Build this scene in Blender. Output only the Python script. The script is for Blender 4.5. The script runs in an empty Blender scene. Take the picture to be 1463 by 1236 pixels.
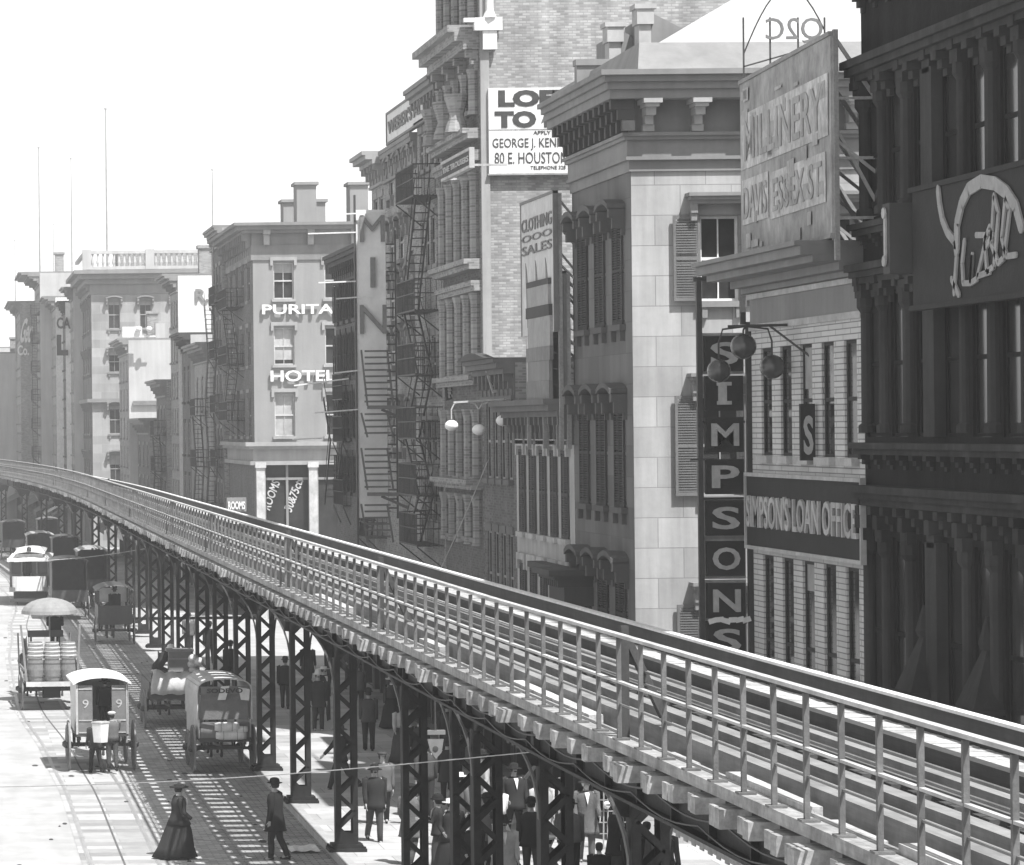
import bpy, math, random
from mathutils import Vector, Matrix, Euler
random.seed(7)
R = math.radians
# ---------------------------------------------------------------- camera, world, sun, exposure
F = 4500.0; H = 9.6; TH = 0.0105; PX, PY = -80.0, 616.0      # focal (photo px), eye height, roll, vanishing point
sc = bpy.context.scene
cam = bpy.data.objects.new("camera", bpy.data.cameras.new("camera"))
sc.collection.objects.link(cam); sc.camera = cam
cam.data.sensor_width = 36; cam.data.lens = 36*F/1463
cam.data.shift_x = (731.5-PX)/1463; cam.data.shift_y = -(618-PY)/1463
cam.data.clip_start = .5; cam.data.clip_end = 3000
cam.matrix_world = Matrix.Translation((0, 0, H)) @ Euler((R(90), 0, 0)).to_matrix().to_4x4() @ Matrix.Rotation(-TH, 4, 'Z')
SUNDIR = Vector((-.30, .50, -1)).normalized()
w = bpy.data.worlds.new("World"); sc.world = w; w.use_nodes = True
nt = w.node_tree; nt.nodes.clear()
sky = nt.nodes.new("ShaderNodeTexSky"); sky.sky_type = 'NISHITA'; sky.sun_disc = False
sky.sun_elevation = math.asin(-SUNDIR.z); sky.sun_rotation = math.atan2(-SUNDIR.x, -SUNDIR.y)
sky.air_density = 1.0; sky.dust_density = 1.0; sky.ozone_density = 1.0
bw = nt.nodes.new("ShaderNodeRGBToBW"); bg = nt.nodes.new("ShaderNodeBackground"); wo = nt.nodes.new("ShaderNodeOutputWorld")
bg.inputs[1].default_value = 0.12
nt.links.new(sky.outputs[0], bw.inputs[0]); nt.links.new(bw.outputs[0], bg.inputs[0]); nt.links.new(bg.outputs[0], wo.inputs[0])
sl = bpy.data.lights.new("sun", 'SUN'); sl.energy = 3.6; sl.angle = R(.5); sl.color = (1, .995, .99)
so = bpy.data.objects.new("sun", sl); sc.collection.objects.link(so); so.rotation_euler = SUNDIR.to_track_quat('-Z', 'Y').to_euler()
sc.view_settings.view_transform = 'Standard'; sc.view_settings.look = 'None'; sc.view_settings.gamma = 1
sc.view_settings.exposure = 1.12
HAZE = 0.00062
# ---------------------------------------------------------------- pixel -> world helpers
def lev(px, py):
    du, dv = px-PX, py-PY
    return du-TH*dv, dv+TH*du
def xf(px, py, Y): return lev(px, py)[0]*Y/F
def zf(px, py, Y): return H-lev(px, py)[1]*Y/F
def yw(px, py, X): return X*F/lev(px, py)[0]
def gp(px, py, Z=0.0):
    u, v = lev(px, py); Y = F*(H-Z)/v
    return u*Y/F, Y
def ws(px, py, X):
    Y = yw(px, py, X); return Y, zf(px, py, Y)
XF = 15.5
def off(Y):
    o = 0
    if Y > 150: o = -.0003*(Y-150)**2
    if Y < 40: o = .2*(40-Y)/20
    return o
# ---------------------------------------------------------------- object helpers
COL = sc.collection
def link(o): COL.objects.link(o); return o
def empty(name, loc=(0, 0, 0)):
    o = bpy.data.objects.new(name, None); o.empty_display_size = .3; o.location = loc; return link(o)
def tag(o, label=None, cat=None, group=None, kind=None):
    if label: o["label"] = label
    if cat: o["category"] = cat
    if group: o["group"] = group
    if kind: o["kind"] = kind
    return o
def thing(name, label, cat, loc=(0, 0, 0), group=None): return tag(empty(name, loc), label, cat, group)
def wloc(p):
    v = Vector((0, 0, 0))
    while p is not None: v += Vector(p.location); p = p.parent
    return v
class MB:
    def __init__(s): s.v = []; s.f = []; s.m = []
    def add(s, vs, fs, mi=0):
        n = len(s.v); s.v += [tuple(v) for v in vs]; s.f += [tuple(i+n for i in f) for f in fs]; s.m += [mi]*len(fs)
    def box(s, x0, x1, y0, y1, z0, z1, mi=0):
        if x0 > x1: x0, x1 = x1, x0
        if y0 > y1: y0, y1 = y1, y0
        if z0 > z1: z0, z1 = z1, z0
        s.add([(x0,y0,z0),(x1,y0,z0),(x1,y1,z0),(x0,y1,z0),(x0,y0,z1),(x1,y0,z1),(x1,y1,z1),(x0,y1,z1)],
              [(0,3,2,1),(4,5,6,7),(0,1,5,4),(1,2,6,5),(2,3,7,6),(3,0,4,7)], mi)
    def quad(s, *p, mi=0): s.add(p, [tuple(range(len(p)))], mi)
    def bar(s, p, q, w, h=None, up=(0, 0, 1), mi=0):
        p = Vector(p); q = Vector(q); d = (q-p)
        if d.length < 1e-6: return
        d.normalize(); u = Vector(up)
        if abs(d.dot(u)) > .99: u = Vector((1, 0, 0))
        a = d.cross(u).normalized()*(w/2); b = a.cross(d).normalized()*((h or w)/2)
        s.add([p-a-b, p+a-b, p+a+b, p-a+b, q-a-b, q+a-b, q+a+b, q-a+b],
              [(0,3,2,1),(4,5,6,7),(0,1,5,4),(1,2,6,5),(2,3,7,6),(3,0,4,7)], mi)
    def tube(s, pts, rad, n=8, cap=True, ref=(0, 1, 0), mi=0, sq=1.0):
        pts = [Vector(p) for p in pts]; k = len(pts)
        if not hasattr(rad, '__len__'): rad = [rad]*k
        vs = []; r0 = Vector(ref)
        for i in range(k):
            d = (pts[min(i+1, k-1)]-pts[max(i-1, 0)]).normalized()
            u = r0 if abs(d.dot(r0)) < .95 else Vector((1, .1, .2))
            a = d.cross(u).normalized(); b = d.cross(a).normalized()
            r = rad[i]; ra, rb = (r if hasattr(r, '__len__') else (r, r*sq))
            for j in range(n):
                t = 2*math.pi*j/n; vs.append(pts[i]+a*(ra*math.cos(t))+b*(rb*math.sin(t)))
        fs = [(i*n+j, i*n+(j+1) % n, (i+1)*n+(j+1) % n, (i+1)*n+j) for i in range(k-1) for j in range(n)]
        if cap: fs += [tuple(range(n-1, -1, -1)), tuple((k-1)*n+j for j in range(n))]
        s.add(vs, fs, mi)
    def lathe(s, c, prof, n=16, mi=0, axis='z', sx=1, sy=1):
        vs = []
        for r, z in prof:
            for j in range(n):
                t = 2*math.pi*j/n; a, b = r*sx*math.cos(t), r*sy*math.sin(t)
                o = {'z': (a, b, z), 'x': (z, a, b), 'y': (a, z, b)}[axis]
                vs.append((c[0]+o[0], c[1]+o[1], c[2]+o[2]))
        k = len(prof)
        fs = [(i*n+j, i*n+(j+1) % n, (i+1)*n+(j+1) % n, (i+1)*n+j) for i in range(k-1) for j in range(n)]
        fs += [tuple(range(n-1, -1, -1)), tuple((k-1)*n+j for j in range(n))]
        s.add(vs, fs, mi)
    def ell(s, c, rx, ry, rz, n=12, k=8, mi=0):
        s.lathe(c, [(math.sin(math.pi*i/k) if 0 < i < k else .02, -rz*math.cos(math.pi*i/k)) for i in range(k+1)], n, mi, sx=rx, sy=ry)
    def prism(s, poly, o, mi=0):
        o = Vector(o); n = len(poly); a = [Vector(p) for p in poly]
        s.add(a+[p+o for p in a], [tuple(range(n-1, -1, -1)), tuple(range(n, 2*n))]+[(i, (i+1) % n, n+(i+1) % n, n+i) for i in range(n)], mi)
    def build(s, name, mat, parent=None, smooth=False, label=None, loc=None):
        me = bpy.data.meshes.new(name); o0 = wloc(parent)
        if loc is not None: o0 = o0+Vector(loc)
        me.from_pydata([(v[0]-o0.x, v[1]-o0.y, v[2]-o0.z) for v in s.v], [], s.f)
        for m in (mat if isinstance(mat, (list, tuple)) else [mat]): me.materials.append(m)
        if any(s.m): me.polygons.foreach_set("material_index", s.m)
        if smooth:
            me.polygons.foreach_set("use_smooth", [True]*len(me.polygons))
        me.update()
        o = bpy.data.objects.new(name, me)
        if loc is not None: o.location = loc
        if parent is not None: o.parent = parent
        if label: o["label"] = label
        return link(o)
def scribble(mb, o, ax, ay, w, h, n, d=.02, seed=1):
    """illegible weathered lettering: n blocky letter-like clusters of strokes"""
    r = random.Random(seed); ax = Vector(ax); ay = Vector(ay); az = ax.cross(ay); o = Vector(o); cw = w/n
    def st(x0, y0, x1, y1):
        p = [o+ax*x0+ay*y0, o+ax*x1+ay*y0, o+ax*x1+ay*y1, o+ax*x0+ay*y1]; mb.prism(p, az*d)
    for i in range(n):
        x = i*cw+cw*.08; u = cw*.8; s = u*.24
        st(x, 0, x+s, h)
        if r.random() < .75: st(x+u-s, h*r.choice([0, 0, .4]), x+u, h)
        for yy in (0, .44, .87):
            if r.random() < .55: st(x+s, h*yy, x+u-s, h*yy+h*.13)
def copy_obj(o, parent=None, loc=None):
    c = o.copy(); link(c); c.parent = parent
    if loc is not None: c.location = loc
    return c
def copy_tree(o, parent=None, loc=None):
    c = copy_obj(o, parent, loc)
    for ch in [k for k in ALLCH(o)]: copy_tree(ch, c)
    return c
def ALLCH(o): return [k for k in bpy.data.objects if k.parent == o]
# ---------------------------------------------------------------- materials (monochrome place: every colour is a grey)
MATS = {}
def mat(name, c, kind='plain', rough=.85, s=1.0, var=.2, bump=.25, spec=.25, bw_=(.22, .075), mort=1.2, vol=None, dirt=.25):
    if name in MATS: return MATS[name]
    m = bpy.data.materials.new(name); m.use_nodes = True; MATS[name] = m
    t = m.node_tree; N = t.nodes; L = t.links; b = N["Principled BSDF"]
    b.inputs["Roughness"].default_value = rough; b.inputs["Specular IOR Level"].default_value = spec
    def nd(k, **kw):
        n = N.new(k)
        for a, v in kw.items(): setattr(n, a, v)
        return n
    def mth(op, a, bb, clamp=False):
        n = nd("ShaderNodeMath", operation=op, use_clamp=clamp)
        for i, q in enumerate((a, bb)):
            if isinstance(q, (int, float)): n.inputs[i].default_value = q
            else: L.new(q, n.inputs[i])
        return n.outputs[0]
    wall = kind in ('brick', 'ashlar', 'board', 'stucco')
    geo = nd("ShaderNodeNewGeometry"); tc = nd("ShaderNodeTexCoord")
    P = geo.outputs["Position"] if (wall or kind in ('cobble', 'flag', 'road')) else tc.outputs["Object"]
    def noise(scale, det=4, vec=None, rgh=.6):
        n = nd("ShaderNodeTexNoise"); n.inputs["Scale"].default_value = scale; n.inputs["Detail"].default_value = det
        n.inputs["Roughness"].default_value = rgh; L.new(vec or P, n.inputs["Vector"]); return n.outputs["Fac"]
    sep = nd("ShaderNodeSeparateXYZ"); L.new(P, sep.inputs[0])
    big = noise(.45*s, 5); fine = noise(9*s, 3)
    # vertical streaks
    cmb = nd("ShaderNodeCombineXYZ"); L.new(mth('MULTIPLY', sep.outputs[0], 2.2), cmb.inputs[0]); L.new(mth('MULTIPLY', sep.outputs[1], 2.2), cmb.inputs[1])
    L.new(mth('MULTIPLY', sep.outputs[2], .18 if wall else 1.5), cmb.inputs[2])
    stk = mth('ADD', mth('MULTIPLY', mth('SUBTRACT', noise(1.0*s, 6, cmb.outputs[0]), .5), 2.4), .5, True)
    big = mth('ADD', mth('MULTIPLY', mth('SUBTRACT', big, .5), 1.9), .5, True)
    val = mth('ADD', 1.0-var, mth('MULTIPLY', big, 2*var))
    val = mth('MULTIPLY', val, mth('ADD', 1-dirt*.5, mth('MULTIPLY', stk, dirt)))
    val = mth('MULTIPLY', val, mth('ADD', 1-var*.35, mth('MULTIPLY', fine, var*.7)))
    hgt = fine
    if kind in ('brick', 'ashlar', 'cobble', 'flag'):
        vv = nd("ShaderNodeCombineXYZ")
        if wall: L.new(mth('ADD', sep.outputs[0], sep.outputs[1]), vv.inputs[0]); L.new(sep.outputs[2], vv.inputs[1])
        else: L.new(sep.outputs[0], vv.inputs[0]); L.new(sep.outputs[1], vv.inputs[1])
        br = nd("ShaderNodeTexBrick"); L.new(vv.outputs[0], br.inputs["Vector"])
        br.inputs["Scale"].default_value = 1; br.inputs["Brick Width"].default_value = bw_[0]; br.inputs["Row Height"].default_value = bw_[1]
        br.inputs["Mortar Size"].default_value = .012 if kind != 'cobble' else .02
        br.inputs["Mortar Smooth"].default_value = .3
        k = .3 if kind == 'brick' else (.3 if kind == 'cobble' else .17)
        if kind == 'brick' and c > .5: k = .08
        br.inputs["Color1"].default_value = (1+k,)*3+(1,); br.inputs["Color2"].default_value = (1-k,)*3+(1,)
        br.inputs["Mortar"].default_value = (mort,)*3+(1,)
        g = nd("ShaderNodeRGBToBW"); L.new(br.outputs["Color"], g.inputs[0])
        val = mth('MULTIPLY', val, g.outputs[0])
        hgt = mth('SUBTRACT', mth('MULTIPLY', fine, .4), br.outputs["Fac"])
    if kind == 'wood':
        wv = nd("ShaderNodeCombineXYZ")
        L.new(mth('MULTIPLY', sep.outputs[0], 14), wv.inputs[0]); L.new(mth('MULTIPLY', sep.outputs[1], .8), wv.inputs[1]); L.new(mth('MULTIPLY', sep.outputs[2], 14), wv.inputs[2])
        g = noise(1.5, 5, wv.outputs[0]); val = mth('MULTIPLY', val, mth('ADD', .65, mth('MULTIPLY', g, .7))); hgt = g
    if kind == 'road':
        wv = nd("ShaderNodeCombineXYZ")
        L.new(mth('MULTIPLY', sep.outputs[0], 1.2), wv.inputs[0]); L.new(mth('MULTIPLY', sep.outputs[1], .12), wv.inputs[1])
        g = noise(1.3, 6, wv.outputs[0]); val = mth('MULTIPLY', val, mth('ADD', .78, mth('MULTIPLY', g, .44)))
    col = mth('MULTIPLY', val, c)
    cc = nd("ShaderNodeCombineColor")
    for i in range(3): L.new(col, cc.inputs[i])
    L.new(cc.outputs[0], b.inputs["Base Color"])
    if bump:
        bp = nd("ShaderNodeBump"); bp.inputs["Strength"].default_value = bump; bp.inputs["Distance"].default_value = .02
        L.new(hgt, bp.inputs["Height"]); L.new(bp.outputs[0], b.inputs["Normal"])
    return m
m_glass = mat('window_glass', .035, rough=.12, spec=.5, bump=0, var=.5, s=3)
m_blind = mat('window_blind', .34, var=.3, s=2)
m_dark = mat('dark_interior', .02, var=.4)
m_iron = mat('painted_iron', .055, rough=.6, var=.35, s=3, spec=.3)
m_iron2 = mat('lit_iron', .10, rough=.6, var=.35, s=3, spec=.3)
m_white = mat('white_paint', .70, rough=.6, var=.12, s=3)
m_cream = mat('dull_white_paint', .44, rough=.7, var=.3, s=4)
m_letterdark = mat('dark_lettering', .06, var=.3, s=5)
m_black = mat('black_cloth', .022, rough=.9, var=.3, s=4, spec=.1)
m_frame = mat('painted_frame', .30, rough=.6, s=3)
m_shut = mat('shutter_paint', .19, rough=.7, s=3)
m_roof = mat('tar_roof', .16, s=.5)
m_tin = mat('pale_tin_roof', .42, s=.5, rough=.55)
m_timber = mat('weathered_timber', .30, 'wood', s=2, var=.25)
m_plank = mat('pale_planks', .42, 'wood', s=3, var=.35, dirt=.6, bump=.6)
m_dtimber = mat('creosoted_timber', .055, 'wood', s=2, var=.3)
# ---------------------------------------------------------------- text
def text_mesh(s, bold=0.0):
    cu = bpy.data.curves.new('t', 'FONT'); cu.body = s; cu.extrude = .5; cu.offset = bold; cu.resolution_u = 3
    ob = bpy.data.objects.new('t', cu); COL.objects.link(ob)
    bpy.context.view_layer.update()
    me = bpy.data.meshes.new_from_object(ob.evaluated_get(bpy.context.evaluated_depsgraph_get()))
    vs = [v.co.copy() for v in me.vertices]; fs = [tuple(p.vertices) for p in me.polygons]
    bpy.data.objects.remove(ob); bpy.data.curves.remove(cu); bpy.data.meshes.remove(me)
    return vs, fs
def letters(s, o, ax, ay, w, h, depth, mb=None, bold=.03, shear=0, mi=0):
    """write s with its lower left at o, along unit ax, up unit ay, fitted to w x h; returns MB"""
    mb = mb or MB(); vs, fs = text_mesh(s, bold)
    if not vs: return mb
    x0 = min(v.x for v in vs); x1 = max(v.x for v in vs); y0 = min(v.y for v in vs); y1 = max(v.y for v in vs)
    ax = Vector(ax); ay = Vector(ay); az = ax.cross(ay); o = Vector(o); out = []
    for v in vs:
        a = (v.x-x0)/(x1-x0)*w; b = (v.y-y0)/(y1-y0)*h
        out.append(o+ax*(a+shear*b)+ay*b+az*(v.z+.5)*depth)
    mb.add(out, fs, mi); return mb
# ---------------------------------------------------------------- ground, street, pavement
YS = [8, 14, 20, 25, 30, 35, 40, 60, 80, 100, 125, 150]+list(range(158, 420, 8))
def sweep(mb, x0, x1, z0, z1, ya=8, yb=414, mi=0):
    ys = sorted(set([ya, yb]+[y for y in YS if ya < y < yb])); n = len(ys); vs = []
    for y in ys:
        o = off(y); vs += [(x0+o, y, z0), (x1+o, y, z0), (x1+o, y, z1), (x0+o, y, z1)]
    fs = []
    for i in range(n-1):
        a = 4*i
        for j in range(4): fs.append((a+j, a+(j+1) % 4, a+4+(j+1) % 4, a+4+j))
    fs += [(3, 2, 1, 0), (4*n-4, 4*n-3, 4*n-2, 4*n-1)]
    mb.add(vs, fs, mi)
def off0(Y): return -.0003*(Y-150)**2 if Y > 150 else 0
def strip(x0, x1, z, ya, yb, mb=None, fn=off0):
    mb = mb or MB(); ys = sorted(set([ya, yb]+[y for y in YS if ya < y < yb])); vs = []
    for y in ys: vs += [(x0+fn(y), y, z), (x1+fn(y), y, z)]
    mb.add(vs, [(2*i, 2*i+1, 2*i+3, 2*i+2) for i in range(len(ys)-1)]); return mb
m_asph = mat('pale_street_surface', .36, 'road', s=.5, var=.16, bump=.1)
m_cob = mat('granite_setts', .33, 'cobble', bw_=(.32, .14), mort=.45, var=.25, bump=.6)
m_setts = mat('worn_setts', .42, 'cobble', bw_=(.34, .15), mort=.7, var=.2, bump=.35)
m_flag = mat('pavement_flagstones', .38, 'flag', bw_=(1.5, 1.1), mort=.55, var=.15, bump=.15)
m_kerb = mat('kerb_stone', .36, 's', s=2)
m_rail = mat('steel_rail', .30, rough=.35, spec=.5, s=4)
m_slab = mat('track_paving', .34, 'cobble', bw_=(1.6, .6), mort=.8, var=.1, bump=.15)
g = MB(); g.quad((-85, -8, -.03), (95, -8, -.03), (95, 560, -.03), (-85, 560, -.03))
tag(g.build('ground', m_asph), kind='structure')
tag(strip(-24, 62, -.004, -6, 414).build('road', m_asph), kind='structure')
tag(strip(5.1, 6.25, .001, 8, 414).build('gutter_paving', m_setts), kind='structure')
tag(strip(6.25, 8.6, .002, 8, 414).build('cobbled_strip', m_cob), kind='structure')
def tramc(y): 
    pts = [(0, 3.9), (70, 3.9), (82, 3.92), (92, 3.75), (110, 3.25), (130, 3.4), (150, 3.9), (173, 4.6), (200, 4.0), (250, 1.2), (414, -18)]
    for (a, p), (b, q) in zip(pts, pts[1:]):
        if a <= y <= b:
            t = (y-a)/(b-a); t = t*t*(3-2*t); return p+(q-p)*t
    return pts[-1][1]
_ys = YS; YS = sorted(set(YS+list(range(60, 260, 3))))
tag(strip(-.95, .95, .004, 8, 300, fn=tramc).build('tram_bed', m_slab), kind='structure')
tag(strip(-5.6, -3.7, .004, 8, 300, fn=tramc).build('tram_bed', m_slab), kind='structure')
tr = thing('tram_track', 'steel tram rails with a centre slot curving along the pale street', 'tram track', (3.9, 70, 0))
m_ell2 = mat('slot_steel', .12)
for dx, w_, mm in ((-.76, .07, m_rail), (.76, .07, m_rail), (0, .018, m_ell2), (-5.41, .07, m_rail), (-3.89, .07, m_rail), (-4.65, .035, m_letterdark)):
    s_ = MB(); strip(dx-w_/2, dx+w_/2, .012, 8, 300, s_, tramc); strip(dx-w_/2-.03, dx-w_/2, .008, 8, 300, s_, tramc)
    s_.build('rail' if mm is m_rail else 'conduit_slot', mm, tr)
YS = _ys
for ya, yb in ((8, 124.5), (158.2, 414)):
    k = strip(8.8, 30, .15, ya, yb); n = len(k.v)
    tag(k.build('pavement', m_flag), kind='structure')
    k = MB(); sweep(k, 8.55, 8.8, -.02, .155, ya, yb); tag(k.build('kerb', m_kerb), kind='structure')
# ---------------------------------------------------------------- elevated railway
EL = thing('elevated_railway', 'iron and timber elevated railway on lattice columns sweeping past the shop fronts', 'elevated railway', (9, 60, 0))
m_el = mat('el_ironwork', .025, rough=.65, var=.5, s=3, spec=.15, dirt=.7)
m_ell = mat('el_flange_ironwork', .13, rough=.6, var=.4, s=3, spec=.35)
GX = (7.75, 9.95)
for gx in GX:
    k = MB(); sweep(k, gx-.02, gx+.02, 5.36, 5.84); sweep(k, gx-.15, gx+.15, 5.32, 5.36); sweep(k, gx-.17, gx+.17, 5.84, 5.88)
    y = 16
    while y < 240:
        o = off(y); k.box(gx-.1+o, gx+.1+o, y, y+.05, 5.361, 5.839); y += 1.6
    k.build('girder', m_el, EL)
# slack cable slung along the outer girder
k = MB(); pts = []
y = 16
while y < 110:
    for t in range(6): pts.append((GX[0]-.22+off(y+t*.5), y+t*.5, 5.66-.10*math.sin(math.pi*t/6)))
    y += 3
k.tube(pts, .014, 5); k.tube([(p[0]-.02, p[1]+.9, p[2]-.14) for p in pts], .011, 5)
k.build('cable', m_iron, EL)
# cross-ties: 100 nearest as parts, the rest as one
m_tiee = mat('weathered_sunlit_tie_end', .30, 'wood', s=4, var=.45, dirt=.6)  # weathered ends made paler still: sunlight on them painted into the colour
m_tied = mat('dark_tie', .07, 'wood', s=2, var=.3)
protos = {}
y = 17.5; i = 0
rest = MB()
while y < 330:
    long_ = (i % 2 == 0)
    ov = (.035 if i % 2 else .07)+random.uniform(-.02, .02)
    if i % 14 in (4, 5): ov += .10
    x0 = 6.98-ov; x1 = 10.25
    k = MB() if i < 100 else rest; o = off(y)
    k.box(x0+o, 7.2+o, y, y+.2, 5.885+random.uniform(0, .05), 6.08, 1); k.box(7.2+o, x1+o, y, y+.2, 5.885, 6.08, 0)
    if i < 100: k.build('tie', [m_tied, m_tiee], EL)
    y += (.66 if i % 2 else .27) if y < 150 else .92; i += 1
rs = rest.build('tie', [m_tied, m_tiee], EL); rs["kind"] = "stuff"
# long timbers
m_gt = mat('guard_timber', .22, 'wood', s=2, var=.3)
def part_sweep(name, m, *secs):
    k = MB()
    for s_ in secs: sweep(k, *s_)
    return k.build(name, m, EL)
part_sweep('edge_plank', mat('edge_plank', .29, 'wood', s=3, var=.4, dirt=.7, bump=.6), (7.02, 7.3, 6.135, 6.25))
part_sweep('guard_timber', m_gt, (7.56, 7.74, 6.10, 6.36))
part_sweep('guard_timber', m_gt, (8.3, 8.48, 6.10, 6.27))
part_sweep('guard_timber', m_gt, (9.2, 9.36, 6.10, 6.27))
part_sweep('guard_timber', m_dtimber, (9.64, 9.78, 6.10, 6.36))
part_sweep('running_rail', m_rail, (8.05, 8.11, 6.09, 6.24), (8.01, 8.15, 6.085, 6.1))
part_sweep('running_rail', m_rail, (9.49, 9.55, 6.09, 6.24), (9.45, 9.59, 6.085, 6.1))
part_sweep('third_rail', m_ell, (9.02, 9.06, 6.12, 6.2))
# walkway planks laid lengthwise on the track's inner side with gaps
for k_, (a, b) in enumerate(((7.78, 7.99),)):
    part_sweep('walkway_board', m_plank, (a, b, 6.09, 6.14))
k = MB(); y = 16
while y < 330:   # short cross boards on the right walkway
    o = off(y); L_ = .22 if y < 120 else 1.2
    k.box(9.82+o, 10.28+o, y, y+L_-.025, 6.27, 6.31+random.uniform(0, .012)); y += L_
k.build('walkway_boards', m_plank, EL)
part_sweep('parapet', m_dtimber, (10.33, 10.37, 6.0, 6.575))
part_sweep('parapet_cap', m_white, (10.30, 10.42, 6.58, 6.615))
# left railing
part_sweep('top_rail', mat('railing_paint', .42, 'wood', s=3, var=.3), (7.02, 7.10, 7.345, 7.38))
part_sweep('middle_rail', mat('railing_paint', .42), (7.04, 7.09, 6.855, 6.88))
part_sweep('lower_rail', m_ell, (7.06, 7.08, 6.62, 6.64))
part_sweep('wire_conduit', m_ell, (7.4, 7.43, 6.93, 6.955))
part_sweep('wire_conduit', m_ell, (7.4, 7.43, 6.80, 6.82))
rest = MB(); i = 0
ys_b = []; y = 18.4
while y < 290: ys_b.append(y); y += 1.0
for i, y in enumerate(ys_b):
    k = MB() if i < 100 else rest
    o = off(y)
    k.box(7.04+o, 7.085+o, y-.025, y+.025, 6.255, 7.325); k.box(7.0+o, 7.16+o, y-.07, y+.07, 6.252, 6.272)
    if i < 100: k.build('baluster', mat('baluster_iron', .13, s=4, var=.35, dirt=.5), EL)
rest.build('baluster', MATS['baluster_iron'], EL)["kind"] = "stuff"
for y in (18.0, 33.7, 52, 66, 85, 100, 120, 138, 155, 172, 190):   # heavier line-side posts
    k = MB(); o = off(y)
    k.box(7.15+o, 7.23+o, y-.05, y+.05, 6.1, 7.44); k.bar((7.22+o, y, 7.3), (7.7+o, y+.1, 6.3), .08)
    k.build('post', m_dtimber, EL)
# loose timbers lying along the outer walkway
for (x0, x1, ya, yb, z0, z1) in ((7.36, 7.52, 21.0, 24.4, 6.1, 6.33), (7.34, 7.52, 25.2, 26.6, 6.1, 6.24), (7.36, 7.5, 27.0, 29.8, 6.1, 6.30), (7.34, 7.53, 31.5, 32.6, 6.1, 6.2), (7.34, 7.5, 36, 41, 6.1, 6.28), (7.36, 7.5, 47, 49, 6.1, 6.3), (7.34, 7.52, 58, 63, 6.1, 6.27), (7.76, 8.0, 20, 26.5, 6.16, 6.2), (8.16, 8.29, 19, 27.5, 6.1, 6.2)):
    k = MB(); k.box(x0, x1, ya, yb, z0, z1); k.build('plank', m_plank, EL)
# columns
m_fl = mat('bracket_flange', .10, rough=.6, var=.4, s=3)
def column(x, y, hz=4.0):
    z0 = .0 if x < 8.55 else .15
    root = MB(); w2, d2 = .235, .17
    for sx in (-1, 1):      # channel sides
        X = x+sx*w2
        root.box(X-.012, X+.012, y-d2, y+d2, z0+.1, 5.3)
        for sy in (-1, 1): root.box(X-(.11 if sx > 0 else 0), X+(0 if sx > 0 else .11), y+sy*d2-.012, y+sy*d2+.012, z0+.1, 5.3)
    n = int((5.0-z0)/.36); dz = (5.0-z0)/n
    for sy in (-1, 1):
        for i in range(n):
            a = -1 if i % 2 else 1; zz = z0+.15+i*dz
            root.bar((x+a*(w2-.04), y+sy*(d2+.02), zz), (x-a*(w2-.04), y+sy*(d2+.02), zz+dz), .012, .075, up=(0, 0, 1) if False else (0, 1, 0)) if False else lace(root, (x+a*(w2-.04), y+sy*(d2+.018), zz), (x-a*(w2-.04), y+sy*(d2+.018), zz+dz))
    root.box(x-w2, x+w2, y-d2-.03, y-d2-.005, z0+.1, z0+.42); root.box(x-w2, x+w2, y+d2+.005, y+d2+.03, z0+.1, z0+.42)
    root.box(x-.2, x+.2, y-d2-.03, y-d2-.005, 4.6, 5.3)
    c = root.build('column', m_el, EL)
    b = MB(); b.box(x-.42, x+.42, y-.34, y+.34, z0, z0+.07); b.box(x-.34, x+.34, y-.26, y+.26, z0+.07, z0+.16)
    for sx in (-1, 1):
        for sy in (-1, 1): b.lathe((x+sx*.37, y+sy*.3, z0+.07), [(.03, 0), (.03, .05)], 6)
    b.build('base_plate', m_el, c)
    # arched brackets along the street and across it
    for (dx, dy, reach, w0) in ((1, 0, .72, w2), (-1, 0, 1.1, w2)):
        k = MB(); arc = []; N_ = 9; zb = 3.1 if dy else 3.65; zt = 5.3
        for i in range(N_+1):
            t = math.pi/2*i/N_
            r_ = w0+reach*(1-math.cos(t)); z_ = zb+(zt-zb)*math.sin(t)
            arc.append((r_, z_))
        P_ = lambda r_, z_, s_=0: (x+dx*r_+(s_ if dy else 0), y+dy*r_+(s_ if dx else 0), z_)
        # web: stiffened plate between arc and corner for the upper part
        poly = [P_(r_, z_, -.008) for r_, z_ in arc if z_ > zb+.8]+[P_(w0, zt, -.008), P_(w0, zb+.8, -.008)]
        k.prism(poly, ((.016, 0, 0) if dy else (0, .016, 0)))
        for (r_, z_), (r2, z2) in zip(arc, arc[1:]):
            k.bar(P_(r_, z_), P_(r2, z2), .15, .035, up=P_d(dx, dy), mi=1)
        k.build('bracket', [m_el, m_fl], c)
    b = MB(); b.box(GX[0]-.1, GX[1]+.1, y-.1, y+.1, 5.37, 5.8); b.build('cross_beam', m_el, c)
    for v in (c,):
        o = off(y)
        if o: v.location.x += o
def P_d(dx, dy): return (0, 0, 1)
def lace(mb, p, q):
    p = Vector(p); q = Vector(q); d = (q-p).normalized(); n_ = Vector((0, 1, 0)); a = d.cross(n_).normalized()*.044; b = n_*.006
    mb.add([p-a-b, p+a-b, p+a+b, p-a+b, q-a-b, q+a-b, q+a+b, q-a+b], [(0,3,2,1),(4,5,6,7),(0,1,5,4),(1,2,6,5),(2,3,7,6),(3,0,4,7)])
colpts = [(1010, 0, 41.2), (880, 0, 47.5), (780, 0, 53.5), (665, 0, 57.2), (593, 0, 62.5)]
for px, py, Y in colpts: column(xf(px, 1236, Y) if px < 700 else 9.15, Y)
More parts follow.
